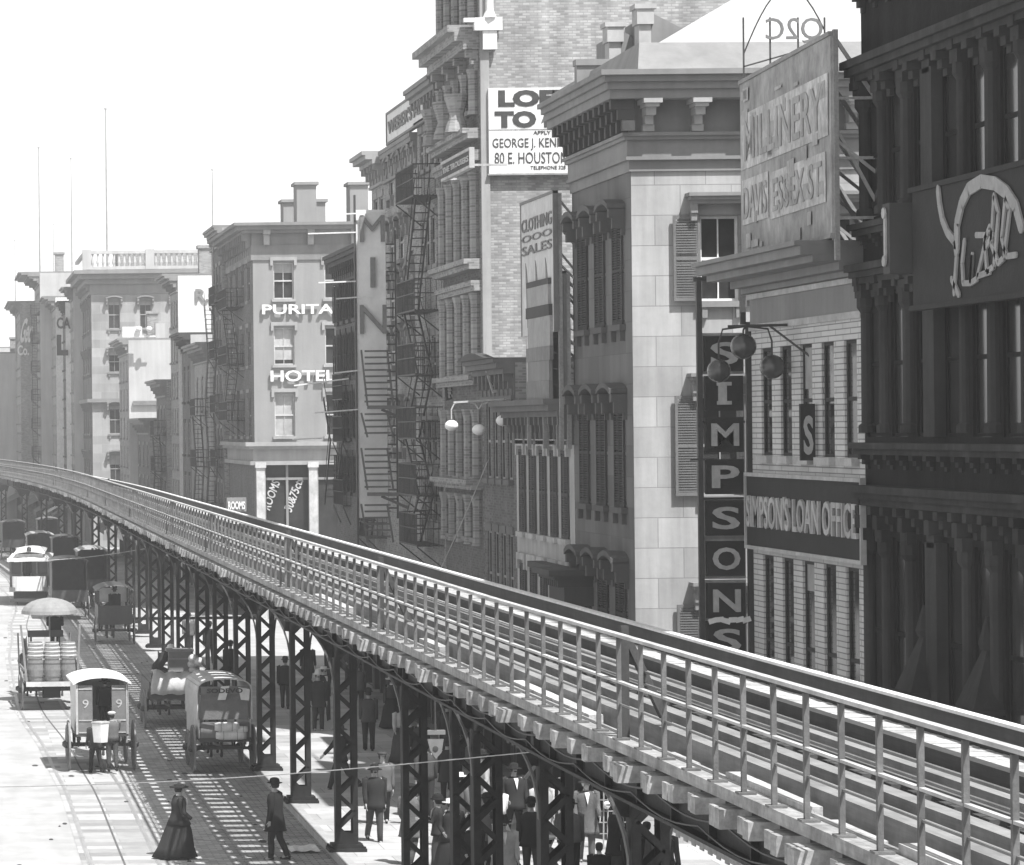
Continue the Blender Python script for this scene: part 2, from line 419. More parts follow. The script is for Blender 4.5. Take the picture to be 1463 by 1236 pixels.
for px, py in ((495, 1215), (430, 1146), (381, 1100), (347, 1058), (316, 1022), (290, 992), (262, 965), (240, 945), (222, 925), (205, 905), (192, 890)):
    X, Y = gp(px, py, .15); column(min(X, 9.15)if Y < 150 else 9.0, Y)
for Y in (168, 182, 197, 212, 228, 246, 266, 290): column(9.0, Y)
# ---------------------------------------------------------------- buildings
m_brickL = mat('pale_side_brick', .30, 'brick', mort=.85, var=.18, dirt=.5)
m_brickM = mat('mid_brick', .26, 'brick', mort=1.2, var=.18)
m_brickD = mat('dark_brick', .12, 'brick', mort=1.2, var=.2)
m_glazed = mat('white_glazed_brick', .60, 'brick', mort=.4, var=.08, dirt=.12, bw_=(.9, .1))
m_ashlar = mat('pale_ashlar', .33, 'ashlar', bw_=(1.15, .68), mort=.68, var=.2, dirt=.45)
m_stone = mat('street_brownstone', .14, 'ashlar', bw_=(1.2, .7), mort=.85, var=.15)
m_corn = mat('cornice_paint', .21, 'stucco', var=.2, bump=.1, rough=.7)
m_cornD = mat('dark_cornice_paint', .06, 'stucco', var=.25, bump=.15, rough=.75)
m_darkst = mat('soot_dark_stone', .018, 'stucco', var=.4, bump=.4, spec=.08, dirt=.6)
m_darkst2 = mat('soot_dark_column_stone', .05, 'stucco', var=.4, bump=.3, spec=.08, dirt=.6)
m_hotel = mat('hotel_painted_brick', .25, 'stucco', var=.1, dirt=.2)
m_stuc = mat('pale_stucco', .42, 'stucco', var=.12)
m_shopd = mat('shopfront_paint', .07, 'stucco', var=.35, rough=.6)
m_canvL = mat('pale_canvas', .55, s=3, var=.15)
m_canvD = mat('dark_canvas', .12, s=3, var=.3)
def pt(side, pl, s, z, d): return (pl+d, s, z) if side == 'W' else (s, pl+d, z)
def fb(mb, side, pl, s0, s1, z0, z1, d0, d1, mi=0):
    if side == 'W': mb.box(pl+d0, pl+d1, s0, s1, z0, z1, mi)
    else: mb.box(s0, s1, pl+d0, pl+d1, z0, z1, mi)
def wall(mb, side, pl, s0, s1, z0, z1, ops, rec=.22):
    if side == 'W': rec = min(rec, .075)
    ops = [(max(a, s0+.01), min(b, s1-.01), max(c, z0+.01), min(d, z1-.01)) for a, b, c, d in ops]
    ss = sorted({s0, s1, *[o[0] for o in ops], *[o[1] for o in ops]}); zs = sorted({z0, z1, *[o[2] for o in ops], *[o[3] for o in ops]})
    for i in range(len(ss)-1):
        for j in range(len(zs)-1):
            cs, cz = (ss[i]+ss[i+1])/2, (zs[j]+zs[j+1])/2
            if any(a < cs < b and c < cz < d for a, b, c, d in ops): continue
            mb.quad(*[pt(side, pl, s, z, 0) for s, z in ((ss[i], zs[j]), (ss[i+1], zs[j]), (ss[i+1], zs[j+1]), (ss[i], zs[j+1]))])
    for a, b, c, d in ops:
        for (p, q) in (((a, c), (a, d)), ((b, c), (b, d)), ((a, c), (b, c)), ((a, d), (b, d))):
            mb.quad(pt(side, pl, *p, 0), pt(side, pl, *q, 0), pt(side, pl, *q, rec), pt(side, pl, *p, rec))
def shutter(par, side, pl, s0, s1, z0, z1, d0, mt, n=None):
    k = MB(); t = .045; f = .06
    fb(k, side, pl, s0, s0+f, z0, z1, d0, d0+t); fb(k, side, pl, s1-f, s1, z0, z1, d0, d0+t)
    zs = [z0, (z0+z1)/2-.04, z1-.08]
    for z in zs: fb(k, side, pl, s0+f, s1-f, z, z+.08, d0+.002, d0+t-.002)
    z = z0+.09
    while z < z1-.1:
        if not (abs(z-(z0+z1)/2) < .06): fb(k, side, pl, s0+f, s1-f, z, z+.03, d0+.008, d0+t-.008)
        z += .058
    return k.build('shutter', mt, par)
def window(root, side, pl, s0, s1, z0, z1, hood=None, sill=True, rec=.22, fm=None, hm=None, blind=0, shut=None, shm=None, muntin=1, proj=.3):
    fm = fm or m_frame; hm = hm or m_corn; k = MB(); f = .06
    if side == 'W': rec = min(rec, .073)
    ra, rb, rc_ = (.0305, .012, .011) if side == 'W' else (.09, .02, .015)
    fb(k, side, pl, s0+.005, s0+f, z0, z1, rec-ra, rec-rb); fb(k, side, pl, s1-f, s1-.005, z0, z1, rec-ra, rec-rb)
    fb(k, side, pl, s0+f, s1-f, z1-f, z1-.005, rec-ra, rec-rb); fb(k, side, pl, s0+f, s1-f, z0+.005, z0+f, rec-ra, rec-rb)
    zm = z0+(z1-z0)*.5; fb(k, side, pl, s0+f, s1-f, zm-.035, zm+.035, rec-ra+.006, rec-rc_)
    if muntin and (s1-s0) > .55: c = (s0+s1)/2; fb(k, side, pl, c-.015, c+.015, z0+f, z1-f, rec-ra*.5, rec-rc_-.001)
    wn = k.build('window', fm, root)
    k = MB(); k.quad(*[pt(side, pl, s, z, rec) for s, z in ((s0, z0), (s1, z0), (s1, z1), (s0, z1))]); k.build('pane', m_glass, wn)
    if blind:
        blind = min(.97, max(.12, blind*random.uniform(.3, 1.7)))
        k = MB(); zb = z1-(z1-z0)*blind; k.quad(*[pt(side, pl, s, z, rec-.006) for s, z in ((s0+f, zb), (s1-f, zb), (s1-f, z1-f), (s0+f, z1-f))]); k.build('blind', m_blind, wn)
    if sill:
        k = MB(); e = .1; fb(k, side, pl, s0-e, s1+e, z0-.14, z0-.003, -.14, .05)
        if hood in ('cornice', 'arch'):
            for c in (s0, s1-.12): fb(k, side, pl, c, c+.12, z0-.38, z0-.141, -.11, .02)
        k.build('sill', hm, wn)
    if hood == 'lintel':
        k = MB(); fb(k, side, pl, s0-.12, s1+.12, z1+.003, z1+.22, -.05, .03); k.build('lintel', hm, wn)
    elif hood == 'label':
        k = MB(); fb(k, side, pl, s0-.16, s1+.16, z1+.1, z1+.28, -.12, .03); fb(k, side, pl, s0-.16, s0-.02, z1-.15, z1+.1, -.12, .03); fb(k, side, pl, s1+.02, s1+.16, z1-.15, z1+.1, -.12, .03); k.build('hood', hm, wn)
    elif hood == 'cornice':
        k = MB(); e = .34
        fb(k, side, pl, s0-e, s1+e, z1+.42, z1+.50, -proj, .02); fb(k, side, pl, s0-e+.05, s1+e-.05, z1+.34, z1+.419, -proj+.06, .02); fb(k, side, pl, s0-e+.1, s1+e-.1, z1+.26, z1+.339, -proj+.14, .02)
        fb(k, side, pl, s0-.1, s1+.1, z1+.02, z1+.259, -.05, .02)
        for c in (s0-.26, s1+.1):
            fb(k, side, pl, c, c+.15, z1+.05, z1+.258, -proj+.16, .01); fb(k, side, pl, c+.01, c+.14, z1-.12, z1+.049, -proj+.2, .01); fb(k, side, pl, c+.02, c+.13, z1-.32, z1-.121, -.08, .01)
        k.build('hood', hm, wn)
    elif hood == 'arch':
        k = MB(); n = 6; c = (s0+s1)/2; hw = (s1-s0)/2+.2
        for i in range(n):
            t0, t1 = -1+2*i/n, -1+2*(i+1)/n
            a0, a1 = z1+.14+.15*(1-t0*t0), z1+.14+.15*(1-t1*t1)
            poly = [pt(side, pl, c+hw*t0, a0, -proj), pt(side, pl, c+hw*t1, a1, -proj), pt(side, pl, c+hw*t1, a1+.12, -proj), pt(side, pl, c+hw*t0, a0+.12, -proj)]
            k.prism(poly, (proj+.02, 0, 0) if side == 'W' else (0, proj+.02, 0))
        for q in (c-hw, c+hw-.16):
            fb(k, side, pl, q, q+.16, z1-.05, z1+.16, -proj+.04, .01); fb(k, side, pl, q+.01, q+.15, z1-.3, z1-.051, -proj+.12, .01); fb(k, side, pl, q+.03, q+.13, z1-.45, z1-.301, -.09, .01)
        k.build('hood', hm, wn)
    if shut:
        wd = (s1-s0)/2
        if shut == 'closed':
            shutter(wn, side, pl, s0, s0+wd-.01, z0, z1, -.06, shm or m_shut); shutter(wn, side, pl, s0+wd+.01, s1, z0, z1, -.06, shm or m_shut)
        else:
            shutter(wn, side, pl, s0-.64, s0-.03, z0, z1, -.13, shm or m_shut); shutter(wn, side, pl, s1+.03, s1+.64, z0, z1, -.13, shm or m_shut)
    return wn
def cornice(root, x0, y0, y1, zt, mt, layers, sproj=-1, br=None, x1=None, name='cornice', brm=None):
    """slabs over the footprint: layers of (dz0, dz1, projection) below zt; sproj scales the projection on the south side"""
    k = MB(); x1 = x1 or x0+9
    for a, b, p in layers:
        ps = p*sproj if sproj > 0 else -.012
        k.box(x0-p, x1, y0-ps, y1-.012, zt+a, zt+b-.0015)
    c = k.build(name, mt, root)
    if br:
        z0, z1, p, pitch, wd = br; y = y0+.15
        n = max(2, int((y1-y0)/pitch)); 
        for i in range(n):
            yy = y0+.1+(y1-y0-.2-wd)*i/(n-1); k = MB()
            k.box(x0-p, x0+.01, yy, yy+wd, zt+z1-.35*(z1-z0), zt+z1-.002); k.box(x0-p*.6, x0+.01, yy+.01, yy+wd-.01, zt+z0+.3*(z1-z0), zt+z1-.35*(z1-z0)-.002); k.box(x0-p*.25, x0+.01, yy+.02, yy+wd-.02, zt+z0, zt+z0+.3*(z1-z0)-.002)
            k.build('bracket', brm or mt, root)
    return c
def shell(root, x0, x1, y0, y1, h, mw, ms, opsW, opsS=(), rec=.22, roof=True):
    k = MB(); wall(k, 'W', x0, y0, y1, 0, h, list(opsW), rec); k.build('street_wall', mw, root)
    k = MB(); wall(k, 'S', y0, x0, x1, 0, h, list(opsS), rec); k.build('side_wall', ms, root)
    k = MB(); k.quad((x0, y1, 0), (x1, y1, 0), (x1, y1, h), (x0, y1, h)); k.quad((x1, y0, 0), (x1, y1, 0), (x1, y1, h), (x1, y0, h)); k.build('rear_wall', ms, root)
    k = MB(); k.quad((x0, y0, h-.05), (x1, y0, h-.05), (x1, y1, h-.05), (x0, y1, h-.05)); 
    k.quad((x0+.6, y0+.02, 0), (x0+.6, y1-.02, 0), (x0+.6, y1-.02, h-.1), (x0+.6, y0+.02, h-.1)); k.build('roof', m_roof, root)
def bays(y0, y1, n, w, m=.5):
    st = (y1-y0-2*m)/n; return [(y0+m+st*(i+.5)-w/2, y0+m+st*(i+.5)+w/2) for i in range(n)]
def shopfront(root, x0, y0, y1, top, n, awn=None, mt=None):
    """glazed shop windows with mullions, a fascia and often an awning"""
    mt = mt or m_shopd; st = (y1-y0-.3)/n; f = MB(); f.box(x0-.25, x0+.05, y0+.05, y1-.05, top, top+.5); f.box(x0-.35, x0+.05, y0+.05, y1-.05, top+.5, top+.58)
    for i in range(n+1): f.box(x0-.12, x0+.3, y0+.15+st*i-.1, y0+.15+st*i+.1, .15, top-.002)
    f.build('shopfront_frame', mt, root)
    g = MB()
    for i in range(n): g.quad((x0+.32, y0+.15+st*i, .7), (x0+.32, y0+.15+st*(i+1), .7), (x0+.32, y0+.15+st*(i+1), top), (x0+.32, y0+.15+st*i, top))
    g.build('shop_glass', m_glass, root)
    g = MB(); g.box(x0+.2, x0+.34, y0+.15, y1-.15, .15, .7); g.build('stall_riser', mt, root)
    if awn:
        a = MB(); z1 = top-.1; z0 = z1-1.0; x2 = x0-1.9
        a.prism([(x0-.05, y0+.3, z1), (x2, y0+.3, z0), (x2, y0+.3, z0-.03), (x0-.05, y0+.3, z1-.03)], (0, y1-y0-.6, 0))
        nn = int((y1-y0-.6)/.3)
        for i in range(nn):
            yy = y0+.3+(y1-y0-.6)*i/nn; a.box(x2-.01, x2+.01, yy, yy+.29, z0-.26-(.05 if i % 2 else 0), z0-.031)
        a.build('awning', awn, root)
def plainshop(y0, y1, top=3.6): return (y0+.15, y1-.15, .16, top)
def fire_escape(root, x0, ya, yb, levels, out=1.0, ladder=True, mt=None):
    mt = mt or m_iron
    for i, z in enumerate(levels):
        k = MB(); k.box(x0-out, x0-.01, ya, yb, z-.05, z-.02)
        for q in range(int(out/.12)): k.box(x0-out+q*.12, x0-out+q*.12+.05, ya, yb, z-.02, z+.0)
        for yy in (ya, yb): k.bar((x0-.02, yy, z-.75), (x0-out, yy, z-.06), .04)
        fe = k.build('fire_escape', mt, root)
        k = MB()
        for zz in (.5, .95): 
            k.bar((x0-out, ya, z+zz), (x0-out, yb, z+zz), .035); k.bar((x0, ya, z+zz), (x0-out, ya, z+zz), .035); k.bar((x0, yb, z+zz), (x0-out, yb, z+zz), .035)
        y = ya
        while y <= yb: k.bar((x0-out, y, z), (x0-out, y, z+.95), .02); y += .17
        q = 0
        while q < out:
            k.bar((x0-q, ya, z), (x0-q, ya, z+.95), .02); k.bar((x0-q, yb, z), (x0-q, yb, z+.95), .02); q += .17
        k.build('railing', mt, fe)
        if ladder and i+1 < len(levels):
            z2 = levels[i+1]; k = MB(); a, b = (ya+.5, yb-.5) if i % 2 else (yb-.5, ya+.5)
            for dx in (.25, .7):
                k.bar((x0-dx, a, z), (x0-dx, b, z2), .05, .1); k.bar((x0-dx, a, z+.8), (x0-dx, b, z2+.8), .025)
            n = int((z2-z)/.25)
            for j in range(1, n): t = j/n; k.box(x0-.7, x0-.25, a+(b-a)*t-.08, a+(b-a)*t+.08, z+(z2-z)*t-.015, z+(z2-z)*t+.015)
            k.build('stair', mt, fe)

# --- 1 soot-dark building at the right
Y0, Y1 = 38.0, 53.0; HB = 22.0
B = thing('commercial_building', 'soot dark building with rows of engaged columns at the right edge', 'building', (XF, 45.5, 0))
pit = 1.36; wins = [(Y0+.45+pit*i, Y0+.45+pit*i+.82) for i in range(11)]
rows = [(4.55, 7.7), (9.35, 11.75), (12.95, 15.1), (17.2, 20.4)]
ops = [(a, b, z0, z1) for z0, z1 in rows for a, b in wins]
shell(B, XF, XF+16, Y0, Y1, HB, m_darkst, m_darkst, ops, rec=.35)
for (z0, z1) in rows:
    for j, (a, b) in enumerate(wins):
        window(B, 'W', XF, a, b, z0, z1, sill=False, rec=.33, fm=m_darkst, muntin=0, blind=0)
    for i in range(12):
        k = MB(); yc = Y0+.18+pit*i if i < 11 else Y1-.2
        big = .13 if i % 3 == 0 else .10
        if i in (8,): k.box(XF-.16, XF+.02, yc-.28, yc+.28, z0, z1)
        else: k.lathe((XF-.02, yc, z0+.06), [(big+.05, 0), (big+.05, .12), (big, .16), (big*.94, z1-z0-.4), (big+.06, z1-z0-.3), (big+.06, z1-z0-.08)], 10)
        k.box(XF-.16, XF+.01, yc-.18, yc+.18, z1-.08, z1+.12)
        k.box(XF-.22, XF+.01, yc-.12, yc+.12, z1+.121, z1+.34)
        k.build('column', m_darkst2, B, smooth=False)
for zt, lay, br in ((8.42, [(0, .12, .36), (-.1, 0, .28), (-.22, -.1, .2)], (-.62, -.225, .22, .68, .2)), (9.15, [(0, .1, .3), (-.1, 0, .22)], (-.34, -.1, .16, .68, .18)),
                    (12.1, [(0, .12, .34), (-.1, 0, .26), (-.2, -.1, .18)], (-.55, -.2, .2, .68, .18)), (12.8, [(0, .1, .28), (-.1, 0, .2)], (-.3, -.1, .15, .68, .16)),
                    (15.5, [(0, .13, .38), (-.12, 0, .3), (-.22, -.12, .2)], (-.6, -.22, .24, 1.36, .25)), (16.85, [(0, .12, .32), (-.1, 0, .24)], (-.4, -.1, .18, .68, .18)), (20.9, [(0, .3, .9), (-.2, 0, .6)], (-.7, -.2, .5, .68, .2))):
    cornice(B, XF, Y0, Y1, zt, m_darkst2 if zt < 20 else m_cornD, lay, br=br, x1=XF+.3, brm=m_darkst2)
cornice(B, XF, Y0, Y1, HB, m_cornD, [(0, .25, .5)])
shopfront(B, XF, Y0, Y1, 3.5, 5)
for i, y in enumerate((49.6, 46.6, 43.6, 40.6)):    # hooded canopies over the first-floor windows
    k = MB(); z = 5.35
    k.add([(XF-.45, y-.42, z), (XF-.45, y+.42, z), (XF, y+.42, z), (XF, y-.42, z), (XF-.14, y-.1, z+.85), (XF-.14, y+.1, z+.85), (XF, y+.1, z+.85), (XF, y-.1, z+.85)],
          [(0,3,2,1),(4,5,6,7),(0,1,5,4),(1,2,6,5),(2,3,7,6),(3,0,4,7)])
    k.lathe((XF-.1, y, z+.85), [(.1, 0), (.14, .1), (.08, .3), (.02, .5)], 8); k.box(XF-.5, XF, y-.48, y+.48, z-.08, z-.002)
    k.build('canopy', m_darkst2, B)
# script sign
S = thing('script_sign', 'wide black sign board with cursive white lettering on the dark building', 'sign', (XF-.3, 44, 11.4))
XG = XF-.44; ya, zt = ws(1303, 276, XG); zb = ws(1320, 435, XG)[1]
k = MB(); k.box(XG, XG+.08, 37.5, ya, zb, zt); k.box(XG-.04, XG+.12, 37.4, ya+.1, zt, zt+.08); k.box(XG-.04, XG+.12, 37.4, ya+.1, zb-.08, zb); bd = k.build('board', mat('black_sign', .03, s=2), S)
strokes = [([(347, 668), (352, 720), (362, 775), (380, 820), (405, 852)], .14), ([(405, 852), (412, 905), (408, 970), (404, 1035)], .1), ([(412, 880), (414, 790), (430, 720), (455, 668), (500, 640), (548, 648), (590, 680), (622, 730), (640, 800)], .2),
           ([(440, 850), (432, 930), (436, 1000), (462, 1000), (468, 900), (462, 1000), (485, 985)], .09), ([(482, 830), (520, 830), (487, 975), (530, 960)], .09), ([(512, 880), (540, 830), (530, 800), (512, 850), (520, 960), (545, 940)], .09),
           ([(545, 940), (560, 750), (545, 690), (535, 860), (560, 930), (580, 910)], .09), ([(580, 910), (600, 740), (585, 700), (572, 840), (590, 905), (622, 900)], .09), ([(395, 985), (420, 1040)], .1)]
k = MB()
for s_, wd in strokes:
    P3 = []
    for a, b in s_:
        Y, Z = ws(1200+a/2.471, b/2.471, XG-.03); P3.append(Vector((XG-.03, Y, Z)))
    for p, q in zip(P3, P3[1:]): k.bar(p, q, wd*1.0, .03, up=(1, 0, 0)) if False else k.bar(p, q, .03, wd, up=(0, 0, 1)) if abs((q-p).y) > abs((q-p).z) else k.bar(p, q, .03, wd, up=(0, 1, 0))
    for p in P3: k.lathe((p.x+.012, p.y, p.z), [(wd*.5, -.024), (wd*.5, .0)], 10, axis='x')
k.build('lettering', mat('faded_white_letters', .34, s=4), S)
E = thing('bracket_sign', 'small upright dark sign beside the left end of the cursive sign board', 'sign', (XF-.3, 50.7, 12))
k = MB(); y_, z_ = ws(1322, 315, XF-.3); k.box(XF-.75, XF-.1, ya+.15, ya+.5, 11.9, 13.0); k.build('board', m_cornD, E)
k = MB(); k.lathe((XF-.77, ya+.33, 12.85), [(.09, -.03), (.09, 0)], 8, axis='x'); k.lathe((XF-.77, ya+.33, 12.1), [(.09, -.03), (.09, 0)], 8, axis='x'); k.box(XF-.78, XF-.75, ya+.29, ya+.37, 12.1, 12.85); k.build('lettering', m_cream, E)

m_wdark = mat('dark_sash', .05)
# --- 2 white glazed-brick building
Y0, Y1 = 53.02, 60.4; HB = 12.2
B = thing('loan_office_building', 'narrow white glazed brick building with tall slot windows', 'building', (XF, 56.7, 0))
pit = (Y1-Y0-.5)/5.0
wins = [(Y0+.42+pit*i, Y0+.42+pit*i+.76) for i in range(5)]
rows = [(8.98, 11.0), (3.9, 7.1)]
shell(B, XF, XF+16, Y0, Y1, HB, m_glazed, m_brickM, [(a, b, z0, z1) for z0, z1 in rows for a, b in wins], rec=.4)
for z0, z1 in rows:
    for j, (a, b) in enumerate(wins): window(B, 'W', XF, a, b, z0, z1, rec=.38, hm=m_cream, sill=True, fm=m_wdark, blind=.3 if j == 2 else 0, muntin=0)
k = MB(); k.box(XF-.06, XF+.02, Y0+.02, Y1-.02, 11.35, 11.47); k.box(XF-.08, XF+.02, Y0+.02, Y1-.02, 11.95, 12.05); k.build('band', m_cream, B)
k = MB(); k.box(XF-.03, XF+.01, Y0+.02, Y1-.02, 11.471, 11.949); k.build('frieze', m_corn, B)
cornice(B, XF, Y0, Y1, 12.3, m_corn, [(.28, .36, 1.15), (.12, .28, 1.05), (.0, .12, .85), (-.14, 0, .4), (-.24, -.14, .2)], x1=XF+16)
k = MB(); k.box(XF-1.1, XF-1.02, Y0, Y1, 12.22, 12.42); 
shopfront(B, XF, Y0, Y1, 3.3, 3, m_canvL)
# long sign
S = thing('long_sign', "black framed sign lettered SIMPSON'S LOAN OFFICE across the white brick front", 'sign', (XF-.15, 56.6, 7.3))
ya = yw(1231, 740, XF-.16); yb = Y1-.15; zt = zf(1081, 680, yb); zb = zf(1081, 778, yb)
k = MB(); k.box(XF-.16, XF-.08, ya, yb, zb, zt); k.build('board', MATS['black_sign'], S)
k = MB()
for a, b, c, d in ((ya-.06, yb+.06, zt, zt+.07), (ya-.06, yb+.06, zb-.07, zb), (ya-.06, ya, zb, zt), (yb, yb+.06, zb, zt)): k.box(XF-.2, XF-.1, a, b, c, d)
k.build('frame', m_cream, S)
k = letters("SIMPSON'S LOAN OFFICE", (XF-.165, yb-.15, zb+.35), (0, -1, 0), (0, 0, 1), yb-ya-.3, .62, .05, bold=.015); k.build('lettering', m_cream, S)
# small projecting sign over the slot windows
S = thing('projecting_sign', 'small dark upright sign lettered S projecting between the slot windows', 'sign', (XF, 57.3, 9))
yy = yw(1147, 620, XF-.25); k = MB(); k.box(XF-.30, XF-.04, yy-.05, yy+.05, zf(1147, 658, yy), zf(1147, 577, yy)); k.build('board', MATS['black_sign'], S)
k = letters("S", (XF-.255, yy-.06, zf(1147, 650, yy)), (1, 0, 0), (0, 0, 1), .17, .7, .02); k.build('lettering', m_cream, S)
# vertical SIMPSON'S sign facing down the street
YV = 60.9
S = thing('vertical_sign', 'tall upright sign spelling SIMPSONS in separate lettered boxes between two posts', 'sign', (xf(1036, 700, YV), YV, 3.5))
xl, xr = xf(1001, 700, YV), xf(1071, 700, YV)
k = MB(); k.box(xl-.05, xl+.05, YV-.05, YV+.05, 3.4, zf(999, 398, YV)); k.box(xr-.05, xr+.05, YV-.05, YV+.05, 3.4, zf(1068, 460, YV)); k.box(xr-.15, xr-.05, YV-.05, YV+.05, zf(1068, 460, YV)-.05, zf(1068, 398, YV))
k.box(xl-.1, XF+.4, YV-.03, YV+.03, zf(1000, 402, YV), zf(1000, 396, YV)); k.box(xl-.2, xl+.3, YV-.03, YV+.03, zf(1000, 658, YV), zf(1000, 655, YV))
for py in (603, 712, 890): k.box(xl, XF, YV+.03, YV+.06, zf(1030, py, YV)-.02, zf(1030, py, YV)+.02)
k.build('post', m_iron, S)
m_red = mat('dark_sign_box', .03, s=4); m_lt = mat('raised_letters', .42, s=5)
for i, (c, py, hh) in enumerate(zip("SIMPSONS", (505, 562, 621, 681, 740, 798, 858, 914), (46,)*8)):
    k = MB(); z0, z1 = zf(1036, py+hh/2+2, YV), zf(1036, py-hh/2-2, YV); k.box(xl+.1, xr-.12, YV-.06, YV+.08, z0, z1); bx = k.build('sign_box', m_red, S)
    k = letters(c, (xl+(.2 if c != 'I' else .34), YV-.065, z0+.12), (1, 0, 0), (0, 0, 1), (xr-xl-.42) if c != 'I' else .16, z1-z0-.24, .05, bold=.02)
    if c == 'I':
        xm = (xl+xr)/2-.02; k.box(xm-.14, xm+.14, YV-.11, YV-.07, z0+.12, z0+.19); k.box(xm-.14, xm+.14, YV-.11, YV-.07, z1-.19, z1-.12)
    k.build('letter', m_lt, bx)
    if i in (0, 4, 5, 6):
        k = MB(); k.box(xl+.06, xr-.07, YV+.085, YV+.1, z0-.06, z1+.06); k.build('backing', m_cream, bx)
k = MB(); zz = zf(1036, 886, YV)
for j in range(6): k.bar((xl+.1+j*.13, YV-.12, zz+random.uniform(-.03, .03)), (xl+.25+j*.13, YV-.16, zz+random.uniform(-.04, .04)), .05, .1)
k.build('torn_cloth', m_white, S)
# pawnbroker's balls
S = thing('pawnbroker_balls', 'three dark metal balls on curved arms hanging over the upright letter sign', 'shop sign', (XF-.5, 59.5, 10))
m_ball = mat('dull_gilt_ball', .05, rough=.22, spec=.8, s=4, bump=0)
zr = zf(1100, 466, 57.6); k = MB(); k.bar((xf(1040, 470, 57.6), 57.6, zr), (XF+.0, 57.6, zr+.02), .05); k.bar((xf(1100, 470, 57.6), 57.6, zr), (XF+.1, 56.6, zr-.6), .03)
for px, py in ((1062, 495), (1027, 530), (1103, 524)):
    X_, Z_ = xf(px, py, 57.6), zf(px, py, 57.6)
    k.tube([(xf(1066, 470, 57.6), 57.6, zr), ((xf(1066, 470, 57.6)+X_)/2+(X_-xf(1066, 470, 57.6))*.35, 57.6, zr-.05), (X_, 57.6, (zr+Z_)/2+.1), (X_, 57.6, Z_+.2)], .018, 6)
k.build('bracket', m_iron, S)
for px, py, r_ in ((1062, 495, .235), (1027, 530, .215), (1103, 524, .225)):
    k = MB(); k.ell((xf(px, py, 57.6), 57.6, zf(px, py, 57.6)), r_, r_, r_, 20, 12); k.build('ball', m_ball, S, smooth=True)
# roof billboard
BA, BB = Vector((15.45, 60.2, 0)), Vector((14.75, 52.6, 0)); BA.x = xf(1057, 135, 60.2); BB.x = xf(1186, 50, 52.6)
S = thing('roof_billboard', 'weathered patchy billboard on a lattice frame over the white brick building', 'billboard', (15.2, 56, 12.6))
def bb(t, z, d=0): p = BA.lerp(BB, t); n_ = Vector((BB-BA)).normalized().cross(Vector((0, 0, 1))); return Vector((p.x, p.y, z))+n_*d
zt = 16.05; zb = 12.75
def bbq(k, t0, t1, z0, z1, d=0, th=.05): k.prism([bb(t0, z0, d), bb(t1, z0, d), bb(t1, z1, d), bb(t0, z1, d)], Vector((BB-BA)).normalized().cross(Vector((0, 0, 1)))*th)
sg = -1 if (BB-BA).normalized().cross(Vector((0, 0, 1))).x > 0 else 1
if sg > 0:
    pass
nrm = (BB-BA).normalized().cross(Vector((0, 0, 1))); left = -1 if nrm.x > 0 else 1     # sign that points to the street
m_bill = mat('billboard_sheet', .34, s=2, var=.4, dirt=.5); m_bp = mat('billboard_poster', .5, s=3, var=.35, dirt=.6); m_bl = mat('billboard_letter', .36, s=3, var=.4)
k = MB(); bbq(k, 0, 1, zb, zt, 0, .05*(-left)); k.build('board', m_bill, S)
k = MB(); bbq(k, .02, .98, 14.4, 15.45, left*.012, .01*left); k.build('poster', m_bp, S)
k = MB(); bbq(k, .03, .34, 13.35, 14.2, left*.012, .01*left); bbq(k, .37, .95, 13.3, 14.15, left*.012, .01*left); k.build('poster', m_bp, S)
k = MB()
for z0, z1, t0, t1, word in ((14.55, 15.3, .07, .93, 'MILLINERY'), (13.45, 14.05, .05, .33, 'DAVIS'), (13.42, 14.02, .4, .92, 'ESSEX ST')):
    o_ = bb(t0, z0, left*.03); ax_ = (BB-BA).normalized(); letters(word, o_, ax_, (0, 0, 1), (BB-BA).length*(t1-t0), z1-z0, .01, k, .01)
k.build('lettering', m_bl, S)
k = MB()
for i in range(34):
    t = random.random()*.94; z = random.uniform(zb, zt-.3); s_ = random.uniform(.02, .08); bbq(k, t, t+s_, z, z+random.uniform(.04, .3), left*.026, .004*left)
k.build('torn_paper', mat('torn_paper', .4, s=4, var=.4), S)
k = MB()
for t in (.0, .25, .5, .75, 1.0):
    a = bb(t, zb, -left*.05); b_ = bb(t, zt, -left*.05); k.bar(bb(t, 12.3, -left*.08), bb(t, zt+.1, -left*.08), .08)
    k.bar(b_, (a.x+2.4, a.y-.2, 12.3), .06); k.bar(bb(t, 14.3, -left*.08), (a.x+2.4, a.y-.2, 12.3), .05); k.bar(bb(t, 14.5, -left*.08), (a.x+1.2, a.y, 12.3), .05)
k.bar(bb(0, zt+.04), bb(1, zt+.04), .07); k.bar(bb(0, zb-.04), bb(1, zb-.04), .07)
for z in (13, 14, 15): k.bar(bb(1, z, -left*.08), (BB.x+1.6, BB.y-.1, z), .05)
k.bar((BB.x+1.6, BB.y-.1, 12.3), (BB.x+1.6, BB.y-.1, 15.6), .06)
k.build('lattice_frame', m_timber, S)
S = thing('roof_letters', 'openwork reversed letters standing over the top edge of the billboard', 'sign', (16.5, 60.6, 16))
xx = xf(1092, 90, 62); k = letters("Q2C", (xf(1176, 90, 62), 62, zf(1120, 62, 62)), (-1, 0, 0), (0, 0, 1), xf(1176, 90, 62)-xf(1095, 90, 62), .5, .04, bold=.0)
k.build('lettering', m_shut, S)
k = MB(); 
for px in (1062, 1100, 1140, 1178): k.bar((xf(px, 90, 62.05), 62.05, 12.2), (xf(px, 40, 62.05), 62.05, zf(px, 25, 62.05)), .03)
k.bar((xf(1062, 90, 62.05), 62.05, zf(1062, 95, 62)), (xf(1178, 40, 62.05), 62.05, zf(1178, 62, 62)), .03)
